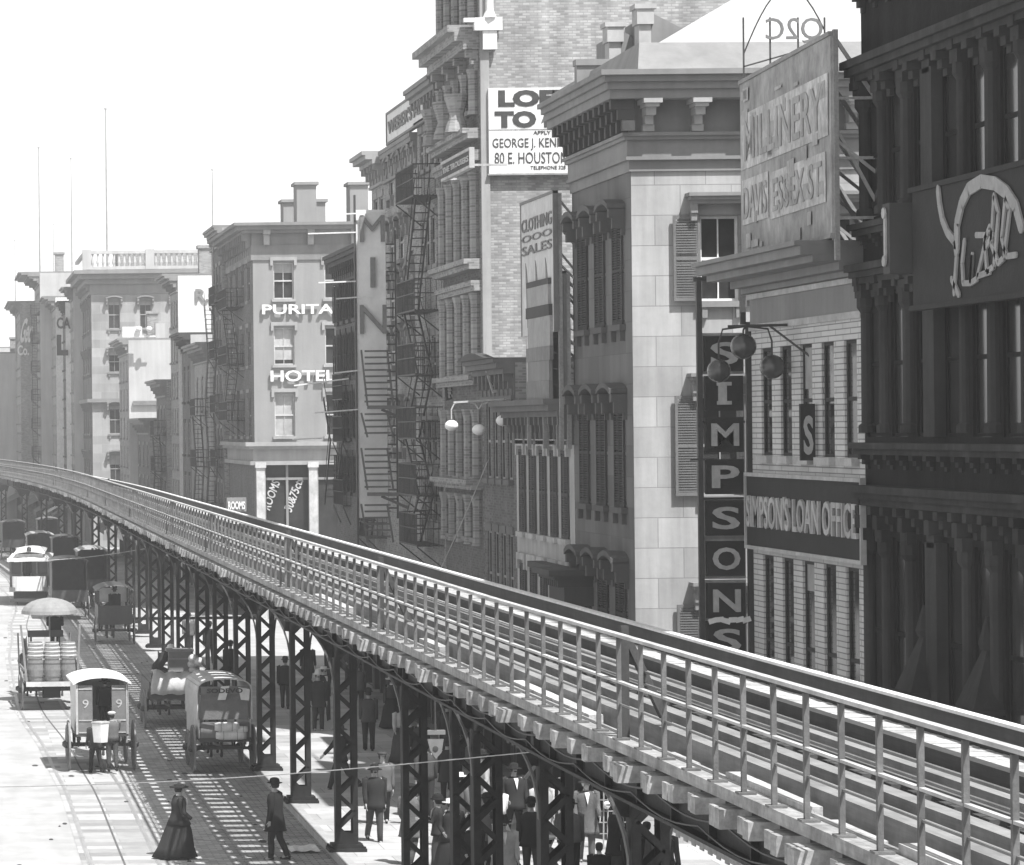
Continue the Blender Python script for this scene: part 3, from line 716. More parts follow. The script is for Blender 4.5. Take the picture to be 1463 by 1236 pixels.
n = 14; P3 = [(xf(1062+116*i/n, 60, 62.05), 62.05, zf(1062, 95, 62)+1.55*math.sin(math.pi*(.05+.8*i/n))) for i in range(n+1)]; k.tube(P3, .015, 5)
k.build('frame', m_iron, S)
# --- 3 ashlar corner building
Y0, Y1 = 70.8, 77.45; HB = 17.2; XR = 31.0
B = thing('corner_building', 'pale ashlar corner building with deep bracketed cornice and dark shuttered side', 'building', (XF, 74, 0))
cw = (xf(1001, 370, Y0), xf(1057, 370, Y0))
def zc(py): return zf(1030, py, Y0)
sw = [(cw[0]+d, cw[1]+d, zc(b), zc(a)) for d in (0, 2.6, 5.2) for a, b in ((308, 430), (565, 708), (863, 1010))]
wW = bays(Y0, Y1, 3, 1.05, .35)
rw = [(zf(860, 468, 74), zf(860, 318, 74)), (zf(860, 722, 74), zf(860, 573, 74))]
opsW = [(a, b, z0, z1) for z0, z1 in rw for a, b in wW]+[plainshop(Y0, Y1, 3.3)]+[(a, b, 4.2, 6.3) for a, b in wW]
shell(B, XF, XR, Y0, Y1, HB, m_stone, m_ashlar, opsW, sw, rec=.28)
for i, (a, b, c, d) in enumerate(sw): window(B, 'S', Y0, a, b, c, d, hood='cornice', rec=.26, fm=m_white if i == 0 else m_frame, shut='open', shm=mat('pale_shutter', .15, s=3), blind=0, proj=.42)
for z0, z1 in rw+[(4.2, 6.3)]:
    for a, b in wW: window(B, 'W', XF, a, b, z0, z1, hood='arch', rec=.26, shut='closed', shm=mat('dark_shutter', .045, s=3), hm=mat('brown_hood', .10, 'stucco', var=.3), proj=.42)
zt = 17.35
cornice(B, XF, Y0, Y1, zt, m_corn, [(.0, .12, .84), (-.14, 0, .75), (-.30, -.14, .67), (-.5, -.3, .6), (-1.22, -.5, .03), (-1.30, -1.22, .24), (-1.38, -1.3, .18), (-1.75, -1.38, .1), (-1.83, -1.75, .14), (-2.08, -1.83, .05)], sproj=1.15, x1=XR)
k = MB(); n = 12
for i in range(n):
    y = Y0-.5+(Y1-Y0)*i/(n-1)
    k = MB(); k.box(XF-.54, XF+.0, y, y+.2, zt-.72, zt-.502); k.box(XF-.38, XF, y+.01, y+.19, zt-.95, zt-.721); k.box(XF-.28, XF, y+.02, y+.18, zt-1.2, zt-.951); k.build('bracket', m_cornD, B)
mat('pale_bracket', .36, 'stucco')
for px in (915, 985, 1062, 1135, 1205):
    x = xf(px, 160, Y0); k = MB()
    k.box(x-.08, x+.34, Y0-.72, Y0, zt-.60, zt-.502); k.box(x-.02, x+.28, Y0-.66, Y0, zt-.68, zt-.601); k.box(x+.02, x+.24, Y0-.5, Y0, zt-.85, zt-.681); k.box(x+.04, x+.22, Y0-.3, Y0, zt-1.05, zt-.851); k.box(x+.0, x+.26, Y0-.22, Y0, zt-1.2, zt-1.051); k.build('bracket', MATS['pale_bracket'], B)
shopfront(B, XF, Y0, Y1, 3.3, 3, m_canvD)
# street door hoods: a square porch cornice low on the side
k = MB(); z = zf(860, 825, 74)
k.box(XF-1.1, XF, 75.2, 77.4, z-.02, z+.12); k.box(XF-.95, XF, 75.3, 77.3, z-.12, z-.021)
for i in range(8): k.box(XF-.85, XF, 75.4+i*.24, 75.5+i*.24, z-.3, z-.121)
k.box(XF-.7, XF, 75.35, 77.25, z-.75, z-.301); k.box(XF-.9, XF, 71.3, 74.6, z-1.3, z-1.15); k.box(XF-.8, XF, 71.4, 74.5, z-1.55, z-1.301)
k.build('porch_cornice', m_cornD, B)
# roof: parapet slope, pale tin slope, gabled dormers
k = MB(); k.add([(XF+.2, Y0+.1, zt+.12), (XR, Y0+.1, zt+.12), (XR, Y0+2.5, zt+1.05), (XF+.55, Y0+1.5, zt+1.0), (XF+.5, Y1+5, zt+.9), (XF+.2, Y1+5, zt+.12)], [(0, 1, 2, 3), (0, 3, 4, 5)]); k.build('roof_slope', m_corn, B)
zr1 = zf(925, 72, 73.6); 
k = MB(); a = (xf(925, 72, 73.4), 73.4, zr1); b_ = (XR, 73.6, zf(1200, 60, 73.6)); c_ = (XR, 88, zf(1200, -60, 88)); d_ = (xf(1065, -5, 88), 88, zf(1065, -12, 88))
k.quad(a, b_, c_, d_); k.build('roof_tin', m_tin, B)
for px, py, pt_ in ((878, 95, 32), (921, 75, 6)):
    y = 80.0 if px < 900 else 78.0; x = xf(px, 60, y); z1 = zf(px, pt_, y); z0 = 17.2
    k = MB(); k.box(x-.14, x+.16, y, y+.5, z0, z1-.5); k.box(x-.2, x+.22, y-.08, y+.5, z1-.5, z1-.12); k.box(x-.26, x+.28, y-.12, y+.5, z1-.12, z1); k.build('chimney_pier', mat('pier_stone', .4), B)
    k = MB(); k.prism([(x+.17, y+.05, z1-.2), (x+1.9, y+.05, z1-1.1), (x+1.9, y+.05, z0), (x+.17, y+.05, z0)], (0, 3, 0)); k.build('dormer', m_corn, B)
k = MB(); x = xf(824, 100, 77.6); z1 = zf(825, 85, 77.6); k.box(x, x+1.2, 77.6, 77.9, 15, z1-.15); k.box(x-.03, x+1.25, 77.55, 77.95, z1-.15, z1); k.build('parapet', m_corn, B)

# --- 4 low painted building with light piers
def simple(label, name, y0, y1, h, x0=XF, x1=None, mw=m_brickM, ms=m_brickM, n=3, w=.95, rows=(), hood='lintel', corn=None, cm=m_corn, hm=None, shop=3.4, awn=None, blind=0, fm=None, shut=None, opsS=(), sh=None, wins=None, shm=None):
    B = thing(name, label, 'building', (x0, (y0+y1)/2, 0)); x1 = x1 or x0+12
    wn = wins or bays(y0, y1, n, w, .3)
    ops = [(a, b, z0, z1) for z0, z1 in rows for a, b in wn]+[plainshop(y0, y1, shop)]
    shell(B, x0, x1, y0, y1, h, mw, ms, ops, opsS)
    j = 0
    for z0, z1 in rows:
        for a, b in wn:
            j += 1; window(B, 'W', x0, a, b, z0, z1, hood=hood, hm=hm or cm, blind=blind if j % 3 else 0, fm=fm, shut=shut, shm=shm, proj=.2)
    p = corn or .6
    cornice(B, x0, y0, y1, h, cm, [(0, .14, p), (-.15, 0, p*.85), (-.3, -.15, p*.55), (-.9, -.3, .04), (-1.0, -.9, .12)], br=(-.88, -.3, p*.5, .6, .16), x1=x1, brm=cm)
    shopfront(B, x0, y0, y1, shop, max(2, int((y1-y0)/2.4)), awn)
    return B
m_pier = mat('pale_painted_pier', .42, 'stucco', var=.2, dirt=.4)
Y0, Y1 = 77.5, 85.35
B4 = simple('low three storey building with pale piers and bowed cornice beside the ashlar corner', 'shop_building', Y0, Y1, 10.1, mw=m_pier, ms=m_brickM, n=5, w=.8, rows=((6.75, 8.95), (4.0, 5.9)), hood='label', corn=.75, cm=mat('grey_cornice', .14, 'stucco'), hm=m_cream, awn=m_canvL, shut='closed', shm=mat('brown_shutter', .07))
k = MB(); k.box(XF-.5, XF, 77.6, 81.2, 5.95, 6.1); k.box(XF-.35, XF, 77.6, 81.2, 5.8, 5.949); k.build('door_cornice', m_cornD, B4)
# billboards standing over it, seen edge-on along the street
def poster_board(label, X0, ya, yb, z0, z1, mt, skew=0, extra=None):
    S = thing('billboard', label, 'billboard', (X0, (ya+yb)/2, z0)); k = MB()
    k.prism([(X0, ya, z0), (X0-skew, yb, z0), (X0-skew, yb, z1), (X0, ya, z1)], (.08, 0, 0)); k.build('board', mt, S)
    k = MB(); 
    for a in ((X0-.02, ya-.06, X0+.1, ya), (X0-skew-.02, yb, X0-skew+.1, yb+.06)): k.box(a[0], a[2], a[1], a[3], z0, z1+.06)
    k.prism([(X0-.03, ya-.06, z1), (X0-skew-.03, yb+.06, z1), (X0-skew-.03, yb+.06, z1+.07), (X0-.03, ya-.06, z1+.07)], (.14, 0, 0)); k.build('frame', m_shut, S)
    k = MB()
    for t in (0, .5, 1):
        y = ya+(yb-ya)*t; x = X0-skew*t; k.bar((x+.1, y, z1-.1), (x+2.2, y+.4, z1-2.6), .05); k.bar((x+.1, y, (z0+z1)/2), (x+2.2, y+.4, (z0+z1)/2-2.0), .05); k.box(x+.1, x+.2, y-.04, y+.04, 9.0, z1)
    k.build('brace', m_timber, S); return S
X_ = 15.0; ya, yb = yw(791, 350, X_), yw(745, 350, X_)
z1 = zf(745, 305, yb); z0 = zf(760, 470, yb)
S = poster_board('tall pale lettered billboard standing above the low cornice beside the brick side wall', X_, ya, yb, z0-.2, z1+.2, mat('white_poster', .62, s=2, var=.15))
k = MB()
for wrd, a, b in (('CLOTHING', .82, .93), ('OOO', .73, .79), ('SALES', .62, .70)): letters(wrd, (X_-.01, yb-.15, z0+(z1-z0)*a), (0, -1, 0), (0, 0, 1), (yb-ya)-.3, (z1-z0)*(b-a), .02, k, .01)
for q in range(3):
    y = yb-.3-q*(yb-ya-.3)/3; k.prism([(X_-.012, y-.25, z0+(z1-z0)*.56), (X_-.012, y-.45, z0), (X_-.012, y-.95, z0), (X_-.012, y-.4, z0+(z1-z0)*.5)], (.01, 0, 0))
k.build('lettering', m_shut, S)
X_ = 15.2; ya, yb = yw(803, 450, X_), yw(772, 450, X_)
S = poster_board('narrower grey framed billboard in front of the tall lettered one', X_, ya, yb, 10.2, zf(785, 395, (ya+yb)/2), mat('grey_poster', .27, s=2, var=.3))
X_ = 14.9; ya, yb = yw(782, 500, X_), yw(752, 500, X_); 
S = thing('patched_hoarding', 'stacked dark and grey boards patched together above the low bowed cornice', 'billboard', (X_, ya, 10.2))
z = 10.15
for hh, c in ((.55, m_shut), (.5, m_corn), (.35, m_shut), (.75, m_frame), (.28, m_cornD), (.5, m_frame), (.15, m_cornD)):
    k = MB(); k.box(X_+.02*random.random(), X_+.1, ya-.2+random.uniform(-.1, .2), yb+random.uniform(-.1, .1), z, z+hh-.004); k.build('panel', c, S); z += hh
k = MB()
for i in range(9): k.bar((X_+.2, ya+.3, 10.2+i*.4), (X_+2.2, ya-1.2+i*.1, 9.9+i*.22), .03)
k.build('brace', m_timber, S)
# hanging tattered sign board below the cornice
S = thing('tilted_sign', 'dark tattered sign board tilted under the bowed cornice of the low building', 'sign', (14.6, 79.5, 9))
y = 79.3; k = MB(); k.prism([(xf(770, 575, y), y, zf(770, 575, y)), (xf(800, 565, y), y, zf(800, 565, y)), (xf(822, 610, y), y, zf(822, 610, y)), (xf(795, 613, y), y, zf(795, 613, y))], (0, .08, 0)); k.build('board', m_cornD, S)
k = MB(); k.prism([(xf(795, 573, y-.02), y-.02, zf(795, 573, y)), (xf(803, 570, y-.02), y-.02, zf(803, 570, y)), (xf(812, 596, y-.02), y-.02, zf(812, 596, y)), (xf(806, 598, y-.02), y-.02, zf(806, 598, y))], (0, .015, 0)); k.build('lettering', m_cream, S)

# --- 5 low building against the loft building
Y0, Y1 = 85.4, 90.5
B5 = simple('low dark building with curved pediment tucked beside the brick loft wall', 'shop_building', Y0, Y1, 11.3, mw=m_brickD, ms=m_brickM, n=4, w=.7, rows=((8.1, 10.2), (4.2, 6.6)), hood='lintel', corn=.6, cm=mat('dull_cornice', .15, 'stucco'), awn=m_canvD)
k = MB(); n = 8
for i in range(n):
    t0, t1 = i/n, (i+1)/n; f = lambda t: 11.43+.2*math.sin(t*math.pi*.9)**2
    k.prism([(XF-.75, Y0+(Y1-Y0)*t0, 11.42), (XF-.75, Y0+(Y1-Y0)*t1, 11.42), (XF-.75, Y0+(Y1-Y0)*t1, f(t1)), (XF-.75, Y0+(Y1-Y0)*t0, f(t0))], (.3, 0, 0))
k.build('pediment', m_cornD, B5)
def hang_board(label, pts, Y, mt, words=()):
    S = thing('hanging_sign', label, 'sign', (xf(pts[0][0], pts[0][1], Y), Y, zf(*pts[0], Y)))
    k = MB(); k.prism([(xf(a, b, Y+d), Y+d, zf(a, b, Y+d)) for a, b, d in [(p[0], p[1], p[2] if len(p) > 2 else 0) for p in pts]], (0, .08, 0)); k.build('board', mt, S)
    c = sum(p[0] for p in pts)/4, sum(p[1] for p in pts)/4
    k = MB(); sx = (pts[1][1]-pts[0][1])/(pts[1][0]-pts[0][0])
    for i in range(4):
        a0 = [pts[0][j]+(pts[3][j]-pts[0][j])*(.2+i*.2) for j in (0, 1)]; a1 = [pts[1][j]+(pts[2][j]-pts[1][j])*(.2+i*.2) for j in (0, 1)]
        y2 = Y-.02
        def L_(t): return Vector((xf(a0[0]+(a1[0]-a0[0])*t, a0[1]+(a1[1]-a0[1])*t, y2), y2, zf(a0[0]+(a1[0]-a0[0])*t, a0[1]+(a1[1]-a0[1])*t, y2)))
        t = .1
        while t < .88:
            d = random.uniform(.05, .14); k.bar(L_(t), L_(min(t+d, .9)), .01, .09); t += d+.05
    k.build('lettering', m_letterdark if mt is m_cream else m_cream, S)
    k = MB(); xa = xf(pts[1][0], pts[1][1], Y); k.bar((xa, Y, zf(*pts[1][:2], Y)), (XF+.1, Y+.4, zf(*pts[1][:2], Y)+.1), .04); k.build('bracket', m_iron, S)
    return S
hang_board('square white tilted sign under the curved pediment', [(694, 530), (720, 521), (727, 556), (704, 562)], 88.0, m_cream)
hang_board('dim rectangular sign hanging left of the white tilted one', [(635, 549), (674, 540), (676, 562), (637, 573)], 96.0, m_cornD)
k = MB()
# --- 6 tall brick loft building
Y0, Y1 = 90.6, 97.45; HB = 27
B = thing('loft_building', 'tall loft building with a huge pale brick side wall running off the top', 'building', (XF, 94, 0))
wn = bays(Y0, Y1, 4, .95, .5)
rws = [(20.4+.4, 23.6)]+[(zf(665, b, 94), zf(665, a, 94)) for a, b in ((115, 168), (258, 378), (425, 535), (585, 680), (705, 765))]
ops = [(a, b, z0, z1) for z0, z1 in rws for a, b in wn]+[plainshop(Y0, Y1, 3.6)]
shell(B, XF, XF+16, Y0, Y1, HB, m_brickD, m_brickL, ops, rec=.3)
for z0, z1 in rws:
    for a, b in wn: window(B, 'W', XF, a, b, z0, z1, rec=.28, fm=m_shut, blind=.3)
for z0, z1 in rws:
    for i in range(5):
        k = MB(); y = Y0+.5+(Y1-Y0-1)/4*i; k.lathe((XF-.08, y, z0-.2), [(.2, 0), (.16, .15), (.15, z1-z0-.1), (.22, z1-z0+.2)], 8); k.build('column', m_brickM, B)
cornice(B, XF, Y0, Y1, zf(650, 60, 93), m_brickM, [(0, .2, .9), (-.25, 0, .7), (-.5, -.25, .45)], br=(-1.1, -.5, .35, 1.4, .3), x1=XF+.3)
for py, p in ((205, .5), (235, .35), (385, .5), (415, .3), (545, .4), (690, .5)): cornice(B, XF, Y0, Y1, zf(665, py, 94), m_brickM, [(0, .15, p), (-.15, 0, p*.7)], x1=XF+.3, name='string_course')
cornice(B, XF, Y0, Y1, HB, m_corn, [(0, .3, .9)])
for i in range(3):
    k = MB(); y = Y0+1+i*2.2; k.lathe((XF-.5, y, zf(665, 200, 94)), [(.35, 0), (.3, .2), (.2, .5), (.32, .9), (.38, 1.1)], 10); k.build('urn_capital', m_brickM, B)
k = MB(); k.box(XF+.02, xf(700, 300, Y0), Y0-.1, Y0-.004, 0, HB-.2); k.build('corner_pilaster', mat('pale_pilaster', .33, 'stucco', dirt=.4), B)
k = MB(); x = xf(683, 40, Y0)-.1; k.box(x-.05, x+.75, Y0-.3, Y0-.1, zf(683, 45, Y0), zf(683, 27, Y0)); k.box(x+.2, x+.6, Y0-.25, Y0-.1, zf(683, 72, Y0), zf(683, 45, Y0)-.003); k.box(x-.35, x-.05, Y0-.28, Y0-.1, zf(683, 33, Y0), zf(683, 27, Y0)-.003)
k.lathe((x+.4, Y0-.2, zf(683, 27, Y0)), [(.2, 0), (.12, .2), (.1, 2.2)], 8); k.build('corner_bracket', m_white, B)
shopfront(B, XF, Y0, Y1, 3.6, 3, m_canvL)
S = thing('wall_sign', 'large white board lettered LOFTS TO LET on the brick side wall', 'sign', (xf(697, 250, Y0-.12), Y0-.12, zf(697, 250, Y0)))
xa, xb = xf(696, 127, Y0), xf(845, 127, Y0); zt_, zb_ = zf(696, 127, Y0), zf(696, 249, Y0)
k = MB(); k.box(xa, xb, Y0-.2, Y0-.1, zb_, zt_); k.build('board', m_white, S)
k = MB(); k.box(xa, xb, Y0-.21, Y0-.2, zf(700, 187, Y0), zf(700, 186, Y0)); k.box(xa-.04, xb, Y0-.22, Y0-.08, zb_-.05, zb_); k.build('batten', m_frame, S)
lt = MB()
def wl(s, p0, p1, y0_, y1_, bold=.03, mb=lt): letters(s, (xf(p0, y1_, Y0), Y0-.205, zf(p0, y1_, Y0)), (1, 0, 0), (0, 0, 1), xf(p1, y1_, Y0)-xf(p0, y1_, Y0), zf(p0, y0_, Y0)-zf(p0, y1_, Y0), .01, mb, bold)
wl("LOFTS", 710, 838, 130, 154, .06); wl("TO LET", 705, 840, 160, 184, .06); lt.build('lettering', m_letterdark, S); lt = MB()
def wl(s, p0, p1, y0_, y1_, bold=.03):
    mb = MB(); letters(s, (xf(p0, y1_, Y0), Y0-.205, zf(p0, y1_, Y0)), (1, 0, 0), (0, 0, 1), xf(p1, y1_, Y0)-xf(p0, y1_, Y0), zf(p0, y0_, Y0)-zf(p0, y1_, Y0), .01, mb, bold); mb.build('lettering', m_letterdark, S)
wl("APPLY", 760, 785, 188, 193, .01); wl("GEORGE J. KENNY", 702, 812, 199, 216, .0); wl("80 E. HOUSTON ST.", 705, 832, 219, 235, .0); wl("TELEPHONE 328", 756, 806, 238, 243, .0)
# three white balls
S = thing('white_globe_sign', 'three white pawnbroker globes hanging from a horizontal rod', 'shop sign', (13.5, 88, 10))
YG = 86.5; k = MB(); k.bar((xf(648, 575, YG), YG, zf(648, 575, YG)), (XF+.05, YG, zf(735, 570, YG)), .05)
for px, py, p2 in ((645, 608, 655), (684, 614, 672), (684, 614, 697), (718, 601, 706)):
    a = Vector((xf(p2, 577, YG), YG, zf(p2, 575, YG))); b = Vector((xf(px, py, YG), YG, zf(px, py, YG)+.18)); k.tube([a, (a.x+(b.x-a.x)*.6, YG, a.z-.04), (b.x, YG, a.z-.2), b], .02, 6)
k.build('bracket', m_cream, S)
for px, py in ((645, 608), (684, 614), (718, 601)):
    k = MB(); k.ell((xf(px, py, YG), YG, zf(px, py, YG)), .185, .185, .15, 16, 10); k.build('globe', mat('globe_white', .9, rough=.4, var=.05), S, smooth=True)

# --- 7, 8, 9 and the low one: buildings with fire escapes
B = simple('dark building with deep bracketed cornice and stacked fire escapes next to the loft building', 'tenement_building', 97.5, 102.55, zf(620, 125, 100), mw=m_brickM, ms=m_brickL, n=4, w=.7, rows=[(zf(620, b, 100), zf(620, a, 100)) for a, b in ((185, 240), (310, 380), (480, 560), (600, 660), (690, 745))], corn=.45, cm=m_corn, hood='lintel', awn=m_canvD)
cornice(B, XF, 97.5, 102.55, zf(620, 600, 100), m_corn, [(0, .12, .4)], x1=XF+.3, name='string_course')
fire_escape(B, XF, 97.8, 101.6, [zf(610, p, 100) for p in (775, 705, 625, 535, 445, 285)], out=.85)
B = simple('tenement with arched windows and pale frames under a roof sign', 'tenement_building', 102.6, 110.0, zf(585, 208, 106), mw=m_brickM, ms=m_brickL, n=3, w=1.1, rows=[(zf(585, b, 106), zf(585, a, 106)) for a, b in ((228, 272), (320, 370), (395, 455), (480, 520), (580, 640))], corn=.25, cm=m_corn, hood='arch', awn=m_canvL, blind=.5, fm=m_cream)

S = thing('roof_sign', 'white lettered sign board slanting along the roof edge of the fire escape tenement', 'sign', (XF-.3, 106, 19.3))
XS = XF-.12; ya, yb = yw(606, 160, XS), yw(553, 190, XS); z0, z1 = zf(553, 205, yb), zf(553, 165, yb)
k = MB(); k.prism([(XS, ya, z0), (XS, yb, z0), (XS, yb, z1), (XS, ya, z1)], (.06, 0, 0)); k.build('board', m_white, S)
k = letters("WEBER'S AL", (XS-.015, yb-.4, z0+.25), (0, -1, 0), (0, 0, 1), yb-ya-.8, z1-z0-.5, .03, bold=.02); k.build('lettering', m_shut, S)
k = MB(); k.box(XS-.04, XS+.1, ya-.08, yb+.08, z0-.08, z0); k.box(XS-.04, XS+.1, ya-.08, yb+.08, z1, z1+.08); k.box(XS-.04, XS+.1, ya-.08, ya, z0, z1); k.box(XS-.04, XS+.1, yb, yb+.08, z0, z1)
for y in (ya, (ya+yb)/2, yb): k.bar((XS+.1, y, z1), (XS+1.8, y, z0-.6), .06)
k.build('frame', m_shut, S)
# banner-like sign on the tall building: slanted board on a bracket
S = thing('slanting_sign', 'framed lettered sign board projecting beside the loft building cornice', 'sign', (XF-.6, 97, 19))
XS = XF-1.0; ya, yb = yw(672, 225, XS), yw(632, 240, XS); z0, z1 = zf(632, 256, yb), zf(632, 236, yb)
k = MB(); k.box(XS, XS+.06, ya, yb, z0, z1); k.build('board', m_cornD, S); k = letters('THE TROUSERS', (XS-.015, yb-.2, z0+.12), (0, -1, 0), (0, 0, 1), yb-ya-.4, z1-z0-.24, .02); k.build('lettering', m_cream, S)
k = MB(); k.box(XS-.04, XS+.1, ya-.08, yb+.08, z0-.08, z0); k.box(XS-.04, XS+.1, ya-.08, yb+.08, z1, z1+.08); k.box(XS-.04, XS+.1, ya-.08, ya, z0, z1); k.bar((XS, ya, z0), (XF, ya, z0), .06); k.bar((XS, yb, z0), (XF, yb, z0), .06); k.build('frame', m_cream, S)
B = simple('tenement with a heavy white bracketed cornice behind the tall letter board', 'tenement_building', 110.05, 113.5, zf(530, 228, 112), mw=m_brickM, ms=m_brickL, n=2, w=.95, rows=[(zf(530, b, 114), zf(530, a, 114)) for a, b in ((290, 340), (380, 440), (480, 540), (600, 660))], corn=.8, cm=mat("pale_cornice", .3, "stucco"), awn=m_canvD)
fire_escape(B, XF, 110.4, 113.2, [zf(560, p, 112) for p in (765, 705, 640, 590)], out=.7)
k = MB(); k.box(XF+1, XF+2, 111, 112, 17.5, zf(510, 245, 112)-.2); k.build('chimney', m_brickM, B)
m_mletter = mat('board_letter', .2, s=4)
# the tall letter board and its white guy poles
YL = 106.0; S = thing('tall_letter_board', 'tall narrow board with vertical letters M I N standing out from the tenement facades', 'sign', (xf(530, 600, YL), YL, 6))
xa, xb = xf(508, 305, YL), xf(550, 305, YL)
k = MB(); k.box(xa, xb, YL, YL+.12, zf(530, 740, YL), zf(508, 300, YL)); k.build('board', mat('painted_sheet', .75, s=.6, var=.25), S)
k = MB()
for c, a, b, p0, p1 in (("M", 308, 346, 514, 549), ("I", 368, 411, 529, 536), ("N", 436, 477, 514, 552)):
    letters(c, (xf(p0, b, YL), YL-.02, zf(p0, b, YL)), (1, 0, 0), (0, 0, 1), xf(p1, b, YL)-xf(p0, b, YL), zf(p0, a, YL)-zf(p0, b, YL), .1, k, bold=.0)
k.build('letter', m_mletter, S)
k = MB()
for py in list(range(350, 740, 13)): k.box(xb+.02, xb+.35, YL+.02, YL+.06, zf(555, py, YL), zf(555, py, YL)+.05)
k.box(xb+.3, xb+.36, YL, YL+.08, 6.5, 16.2); k.box(xa-.06, xa, YL-.05, YL+.1, 5.5, 17.4)
k.build('ladder', m_iron, S)
k = MB()
for a, b, c, d in ((468, 307, 553, 303), (440, 334, 508, 332), (455, 404, 508, 402), (480, 427, 533, 423), (478, 533, 515, 529), (420, 551, 498, 541), (450, 590, 512, 585), (418, 628, 460, 626)):
    k.bar((xf(a, b, YL-.2), YL-.2, zf(a, b, YL-.2)), (xf(c, d, YL-.1), YL-.1, zf(c, d, YL-.1)), .045)
k.build('guy_pole', m_white, S)
S = thing('wooden_steps', 'zigzag timber stair frames standing in front of the tall letter board', 'stair frame', (14.2, 105.3, 4))
k = MB(); Y_ = 105.3
for z_top, z_bot in ((500, 580), (590, 625), (640, 700), (720, 775)):
    for a in (519, 556): k.bar((xf(a-3, z_top, Y_), Y_, zf(a, z_top, Y_)), (xf(a+6, z_bot, Y_), Y_, zf(a, z_bot, Y_)), .06, .06)
    p = z_top+3
    while p < z_bot: k.box(xf(521, p, Y_), xf(558, p, Y_), Y_-.03, Y_+.03, zf(530, p, Y_), zf(530, p, Y_)+.06); p += 9
for p in (582, 706): k.bar((xf(525, p, Y_), Y_, zf(525, p, Y_)), (xf(610, p+4, Y_-.6), Y_-.6, zf(610, p, Y_)), .12); k.bar((xf(545, p+3, Y_), Y_, zf(545, p+3, Y_)), (xf(620, p+36, Y_), Y_, zf(620, p+36, Y_)), .09)
k.build('timber_frame', m_dtimber if False else mat('stair_timber', .12, s=2), S)
B = simple('lower dark building with a slanting bracketed cornice before the cross street', 'tenement_building', 113.55, 124.4, zf(480, 372, 124), mw=m_brickD, ms=m_brickM, n=6, w=.8, rows=[(zf(485, b, 124), zf(485, a, 124)) for a, b in ((410, 462), (480, 540), (560, 625), (650, 700))], corn=.5, cm=m_cornD, shut='open', shm=MATS['dark_shutter'])
fire_escape(B, XF, 120.2, 123.2, [zf(490, p, 122) for p in (720, 630, 570)], out=.3)

# --- hotel at the far side of the cross street
Y0, Y1 = 157.8, 172.0; HB = 19.5; XH = xf(362, 460, Y0)
B = thing('hotel_building', 'plain painted hotel lettered PURITAN HOTEL across its side wall', 'building', (XH, 165, 0))
def zh(py): return zf(420, py, Y0)
sw = [(xf(a, 450, Y0), xf(b, 450, Y0), zh(d), zh(c)) for a, b in ((391, 420), (464, 494), (537, 567)) for c, d in ((375, 427), (468, 521), (563, 623))]
shopS = [(xf(a, 700, Y0), xf(b, 700, Y0), .6, zh(660)) for a, b in ((380, 441), (455, 520), (535, 600))]
wn = bays(Y0, Y1, 4, 1.1, .6)
rws = [(zh(427), zh(375)), (zh(521), zh(468)), (zh(623), zh(563))]
shell(B, XH, XH+18, Y0, Y1, HB, m_brickD, m_hotel, [(a, b, z0, z1) for z0, z1 in rws for a, b in wn]+[plainshop(Y0, Y1, 3.6)], sw+shopS)
for i, (a, b, c, d) in enumerate(sw): window(B, 'S', Y0, a, b, c, d, hood='label', hm=mat('hotel_trim', .3, 'stucco'), blind=(.5, .95, .75, 0, .0, 0, .3, 0, .6)[i], fm=m_cream)
for z0, z1 in rws:
    for a, b in wn: window(B, 'W', XH, a, b, z0, z1, hood='label', hm=m_corn)
for i, (a, b, c, d) in enumerate(shopS):
    k = MB(); k.quad((a, Y0+.2, c), (b, Y0+.2, c), (b, Y0+.2, d), (a, Y0+.2, d)); k.build('shop_glass', m_glass, B)
    k = MB(); k.box((a+b)/2-.06, (a+b)/2+.06, Y0+.05, Y0+.19, c, d); k.box(a, b, Y0+.06, Y0+.18, d-.9, d-.78); k.build('shopfront_frame', m_corn, B)
cornice(B, XH, Y0, Y1, zh(320)-.1, mat('hotel_cornice', .2, 'stucco'), [(0, .15, 1.0), (-.2, 0, .8), (-.35, -.2, .5), (-.95, -.35, .05), (-1.7, -.95, .1)], sproj=.8, br=(-1.4, -.35, .55, .9, .25), x1=XH+18)
for px in (375, 438, 500): k = MB(); x = xf(px, 330, Y0); k.box(x, x+.35, Y0-.5, Y0, zh(335), zh(324)); k.box(x+.03, x+.32, Y0-.3, Y0, zh(350), zh(335)-.003); k.build('bracket', m_frame, B)
cornice(B, XH, Y0, Y1, zh(637), mat('hotel_trim', .3, 'stucco'), [(0, .2, .5), (-.15, 0, .35), (-.75, -.15, .1), (-.95, -.75, .25)], sproj=1, x1=XH+18, name='shop_cornice')
for px in (366, 441, 521): k = MB(); x = xf(px, 700, Y0); k.box(x, x+.42, Y0-.22, Y0-.005, .3, zh(668)); k.box(x-.06, x+.48, Y0-.3, Y0-.005, zh(668), zh(660)); k.box(x-.06, x+.48, Y0-.3, Y0-.005, .0, .6); k.build('pilaster', m_cream, B)
for px, y_, z_, w_, h2 in ((405, 165, 305, 60, 285), (424, 160, 285, 28, 260), (500, 160, 285, 26, 260)):
    x = xf(px, z_, y_); k = MB(); ww = w_*y_/F; k.box(x, x+ww, y_, y_+1.5, HB-.2, zf(px, h2, y_)-.15); k.box(x-.12, x+ww+.12, y_-.12, y_+1.6, zf(px, h2, y_)-.15, zf(px, h2, y_)); k.build('chimney', m_hotel, B)
k = MB()
